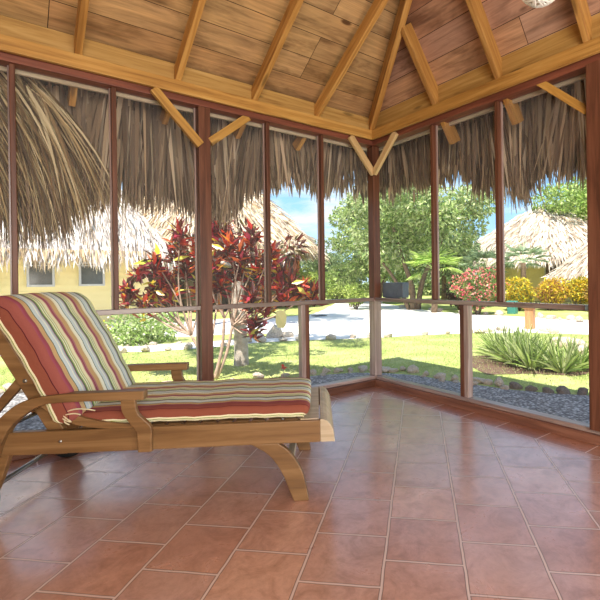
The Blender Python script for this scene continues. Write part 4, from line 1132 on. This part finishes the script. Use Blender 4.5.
# strap leaf clumps
def clump(x, y, s, label):
    m = int(120 * s)
    a = rng.uniform(0, 2 * pi, m); el = rng.uniform(.45, 1.5, m)
    P = np.stack([x + .05 * np.cos(a), y + .05 * np.sin(a), np.full(m, GZ)], 1)
    D = np.stack([np.cos(a) * np.cos(el), np.sin(a) * np.cos(el), np.sin(el)], 1)
    V, F, C = blade_mesh(P, D, rng.uniform(.28, .52, m) * s, rng.uniform(.022, .036, m), pick([(.32, .42, .10), (.22, .32, .07), (.48, .56, .20), (.12, .19, .05), (.62, .66, .34), (.16, .24, .06)], m, .15), .5, 6)
    tag(mesh_obj('strap_leaf_plant', V, F, M_leaf, cols=C), label, 'plant', 'strap leaf plants in the bed')
for x, y, s in [(2.75, .42, 1.05), (2.55, .15, 1.1), (2.35, -.10, 1.1), (2.75, -.05, 1.0), (2.25, -.38, 1.05), (2.55, -.45, 1.0), (2.35, -.72, 1.0), (2.95, .2, 1.0), (2.6, -.78, .9)]:
    clump(x, y, s, 'light green strap leaf plant in the dense clump in front of the wooden bollard')

# ------------------------------------------------------------------ red croton shrub
ct = empty('croton_shrub', (-1.0, 1.79, GZ)); tag(ct, 'tall croton shrub with glossy red, maroon and yellow leaves right outside the left windows', 'shrub')
s3 = np.array([.781, -.624, 0]); f3 = np.array([.624, .781, 0])
base = np.array([-1.0, 1.79, GZ])
def cp(a, b, z): return base * np.array([1, 1, 0]) + s3 * a + f3 * b + np.array([0, 0, z])
stems = MB(); tips = []
def branch(p, q, bow, r0, r1):
    mid = (p + q) / 2 + bow
    P = spline([tuple(p), tuple(mid), tuple(q)], 5); stems.add(tube_data(P, list(np.linspace(r0, r1, len(P))), 8))
tp = [(-1.12, .2, .92), (-.95, -.05, 1.02), (-.90, .15, 1.25), (-.70, .1, 1.02), (-.62, -.1, 1.32), (-.5, .2, 1.50), (-.45, 0, .98), (-.34, .1, 1.30), (-.30, -.15, 1.66), (-.2, .2, 1.05), (-.12, 0, 1.48), (-.02, .15, 1.72), (.06, -.1, 1.36), (.12, .1, 1.72), (.22, .0, 1.52), (.30, .15, 1.22), (.38, -.05, 1.40), (.46, .1, 1.62), (.55, 0, 1.32), (.62, .15, 1.12), (.72, -.05, 1.42), (.78, .1, 1.2), (.86, 0, .98), (.95, .1, 1.08), (1.08, .1, .98), (1.20, .0, .92), (.5, -.1, .92), (.62, .1, .80), (-.05, .0, .95), (.48, .05, .55), (-.78, 0, .86), (-.55, .0, 1.15), (.10, .05, 1.10)]
forks = []
for i, (a0, b0) in enumerate([(-.10, 0), (-.04, .05), (.05, 0), (.0, -.04), (.08, .05)]):
    fk = cp(a0 * 2.6 + .02, b0, .42 + .1 * (i % 3)); branch(cp(a0 * .5, b0 * .5, GZ), fk, s3 * .03 * (-1) ** i, .022, .016); forks.append(fk)
for (a, b, z) in tp:
    q = cp(a, b, z); k = min(range(len(forks)), key=lambda j: abs(np.dot(forks[j] - q, s3)) + random.uniform(0, .1))
    branch(forks[k], q, s3 * random.uniform(-.08, .08) + np.array([0, 0, -.08 + random.uniform(-.05, .05)]), .013, .006); tips.append(q)
stems.build('stems', M_stem, ct, smooth=True)
CRC = [(.48, .035, .025), (.62, .07, .03), (.18, .025, .025), (.10, .02, .018), (.28, .03, .035), (.70, .16, .05), (.15, .05, .025), (.08, .03, .02), (.46, .05, .09), (.10, .05, .03), (.20, .03, .04), (.12, .03, .03)]
Pn, Dn, Ln, Wn, Cn = [], [], [], [], []
for ti, q in enumerate(tips):
    m = 52
    a = rng.uniform(0, 2 * pi, m); el = rng.uniform(-.35, 1.45, m)
    d = np.stack([np.cos(a) * np.cos(el), np.sin(a) * np.cos(el), np.sin(el)], 1)
    Pn.append(q[None, :] - np.array([0, 0, 1]) * rng.uniform(0, .22, m)[:, None] + rng.normal(size=(m, 3)) * .02)
    Dn.append(d); Ln.append(rng.uniform(.12, .21, m)); Wn.append(rng.uniform(.042, .072, m))
    c = pick(CRC, m, .15)
    ysel = rng.uniform(0, 1, m) < (.16 if ti % 3 == 0 else .03)
    c[ysel] = pick([(.80, .62, .05), (.70, .60, .08), (.80, .36, .05)], int(ysel.sum()), .1)
    Cn.append(c)
V, F, C = leaf_mesh(np.concatenate(Pn), np.concatenate(Dn), np.concatenate(Ln), np.concatenate(Wn), np.concatenate(Cn), .25, up=np.tile([[.0, 0, 1.0]], (52 * len(tips), 1)) + rng.normal(size=(52 * len(tips), 3)) * .4)
mesh_obj('leaves', V, F, M_croton, ct, cols=C)
# large yellow leaves
V, F, C = leaf_mesh(np.array([cp(-.62, -.12, 1.30), cp(-.55, -.12, 1.34), cp(-.40, -.12, 1.30), cp(.20, -.12, 1.42), cp(.95, -.05, 1.02), cp(1.02, -.05, .98), cp(-.5, -.1, .9)]),
                    np.array([s3 * -1 + [0, 0, -.1], s3 * -.3 + [0, 0, 1], s3 + [0, 0, .3], s3 * -1 + [0, 0, .4], s3 + [0, 0, .2], s3 * .7 + [0, 0, -.6], s3 * -1 + [0, 0, .5]]), [.26, .18, .2, .2, .16, .14, .15], [.06] * 7,
                    np.array([(.80, .85, .08), (.85, .75, .05), (.8, .72, .1), (.85, .7, .1), (.8, .75, .1), (.85, .8, .15), (.85, .55, .1)]), .15, up=np.tile(-f3, (7, 1)) + np.array([0, 0, .3]))
mesh_obj('yellow_leaves', V, F, M_croton, ct, cols=C)
# pale trunk behind the croton
tr = empty('pale_tree', (-.36, 2.42, GZ)); tag(tr, 'pale grey thick trunk with a few bare branches standing behind the croton shrub', 'tree')
P = spline([(-.36, 2.42, GZ - .02), (-.355, 2.42, .1), (-.37, 2.44, .6), (-.38, 2.45, 1.05), (-.37, 2.45, 1.32)], 5)
P = P + spline([(-.37, 2.45, 1.32), (-.62, 2.66, 1.75), (-.80, 2.8, 2.3), (-.95, 2.7, 3.4), (-.95, 2.4, 4.7)], 4)[1:]
v, f = tube_data(P, list(np.linspace(.105, .04, len(P))), 16); mesh_obj('trunk', v, f, M_bark, tr, smooth=True)
V, F, C = blob_leaves(sub_blobs((-1.0, 2.3, 5.2), (1.5, 1.3, .5), 13, .38), 3800, .16, GREEN); mesh_obj('crown', V, F, M_leaf, tr, cols=C)
for q, bow in (((.25, 2.1, 1.45), (0, 0, -.08)), ((-.85, 2.8, 1.5), (0, 0, -.05)), ((-.2, 2.6, 1.75), (.05, 0, 0))):
    a = Vector((-.37, 2.45, 1.26)); mid = (a + Vector(q)) / 2 + Vector(bow)
    P = spline([tuple(a), tuple(mid), q], 4); v, f = tube_data(P, list(np.linspace(.045, .018, len(P))), 8); mesh_obj('branch', v, f, M_bark, tr, smooth=True)
b_ = [(.25, 2.15, 1.5, .2, .2, .15), (-.85, 2.8, 1.5, .2, .2, .15), (-.2, 2.6, 1.72, .18, .18, .14)]
V, F, C = blob_leaves(b_, 260, .16, [(.16, .04, .02), (.10, .03, .02), (.30, .06, .03), (.16, .12, .03)], wr=.35); mesh_obj('foliage', V, F, M_croton, tr, cols=C)
# broad yellow leaf hanging low on the croton's right side
yl = MB(); c = cp(.86, -.25, .62)
P_ = [(-.055, 0, .085), (-.02, 0, .10), (.045, 0, .095), (.065, 0, .03), (.055, 0, -.06), (.03, 0, -.10), (-.035, 0, -.095), (-.062, 0, -.04)]
vs = [tuple(c + s3 * u_ + np.array([0, 0, z_]) + f3 * .01 * math.sin(i)) for i, (u_, _, z_) in enumerate(P_)]
yl.add((vs + [tuple(c - f3 * .02)], [(i, (i + 1) % 8, 8) for i in range(8)]))
yl.build('hanging_yellow_leaf', M_tagyellow, ct)
# a red flower by the wall
t = empty('red_flower', (-.33, 1.3, GZ)); tag(t, 'tiny red flower at the lawn edge, left of the last lower window bar', 'flower')
v, f = tube_data([(-.33, 1.3, GZ), (-.33, 1.3, .02)], [.004, .004], 6); mesh_obj('stem', v, f, M_stem, t)
V, F, C = leaf_mesh(np.tile([[-.33, 1.3, .02]], (9, 1)), rand_dir(9) + np.array([0, 0, .6]), [.05] * 9, [.03] * 9, pick([(.75, .05, .02)], 9)); mesh_obj('petals', V, F, M_croton, t, cols=C)

# bollard and utility box
bo = empty('bollard', (6.33, 2.04, GZ)); tag(bo, 'short square wooden bollard with an overhanging cap beside the sand path', 'bollard')
def rbox(name, cx_, cy_, w, z0, z1, mat, parent, ang_=.25):
    a = Vector((cx_, cy_, z0)); return beam(name, a, (cx_, cy_, z1), w, w, mat, parent, up=(math.cos(ang_), math.sin(ang_), 0), b=.01)
rbox('post', 6.33, 2.04, .19, GZ, .36, M_bollard, bo); rbox('cap', 6.33, 2.04, .25, .36, .41, M_bollard, bo)
gb = empty('utility_box', (9.9, 4.75, GZ)); tag(gb, 'small dark green utility box on the far lawn left of the bollard', 'box')
rbox('cabinet', 9.9, 4.75, .26, GZ, .28, M_greenbox, gb); rbox('lid', 9.9, 4.75, .30, .28, .31, M_greenbox, gb)

# ------------------------------------------------------------------ light
sun = bpy.data.lights.new('sun', 'SUN'); so = link(bpy.data.objects.new('sun', sun))
sun.energy = 9.0; sun.angle = math.radians(.6); sun.color = (1, .955, .87)
az = Vector((-.80, -.60, 0)).normalized(); el = math.radians(63)
dvec = Vector((az.x * math.cos(el), az.y * math.cos(el), math.sin(el)))
so.rotation_euler = dvec.to_track_quat('Z', 'Y').to_euler()
def area(name, loc, target, sx, sy, energy, colr):
    l = bpy.data.lights.new(name, 'AREA'); l.shape = 'RECTANGLE'; l.size = sx; l.size_y = sy; l.energy = energy; l.color = colr
    o = link(bpy.data.objects.new(name, l)); o.location = loc
    o.rotation_euler = (Vector(loc) - Vector(target)).to_track_quat('Z', 'Y').to_euler(); return o
area('fill_lamp', (-3.6, -5.6, 1.9), (-.9, -1.2, 1.2), 2.4, 1.6, 165, (1, .95, .88))
area('ceiling_bounce', (-1.2, -5.4, .5), (-1.4, -.9, 3.0), 2.2, 2.2, 125, (1, .93, .84))
# sky
w = bpy.data.worlds.new('sky'); scene.world = w; w.use_nodes = True; nt = w.node_tree; nt.nodes.clear()
tc = nt.nodes.new('ShaderNodeTexCoord'); sx_ = nt.nodes.new('ShaderNodeSeparateXYZ'); nt.links.new(tc.outputs['Generated'], sx_.inputs[0])
g = ramp(nt, sx_.outputs[2], [(0, (.46, .62, .74)), (.06, (.32, .53, .74)), (.25, (.16, .38, .63)), (.6, (.12, .27, .52))])
cn = noise(nt, mapping(nt, tc.outputs['Generated'], (1.2, 1.2, 9)), 2.6, 6, .62, .5)
cm = ramp(nt, cn, [(.46, (0, 0, 0)), (.66, (.85, .85, .85))])
g2 = mix(nt, cm, g, (.60, .60, .60))
bg = nt.nodes.new('ShaderNodeBackground'); nt.links.new(g2, bg.inputs[0]); bg.inputs[1].default_value = 1.8
wo = nt.nodes.new('ShaderNodeOutputWorld'); nt.links.new(bg.outputs[0], wo.inputs[0])
scene.view_settings.view_transform = 'Standard'; scene.view_settings.look = 'None'
scene.view_settings.exposure = 0.18; scene.view_settings.gamma = 1.0
scene.cycles.max_bounces = 8; scene.cycles.transparent_max_bounces = 12
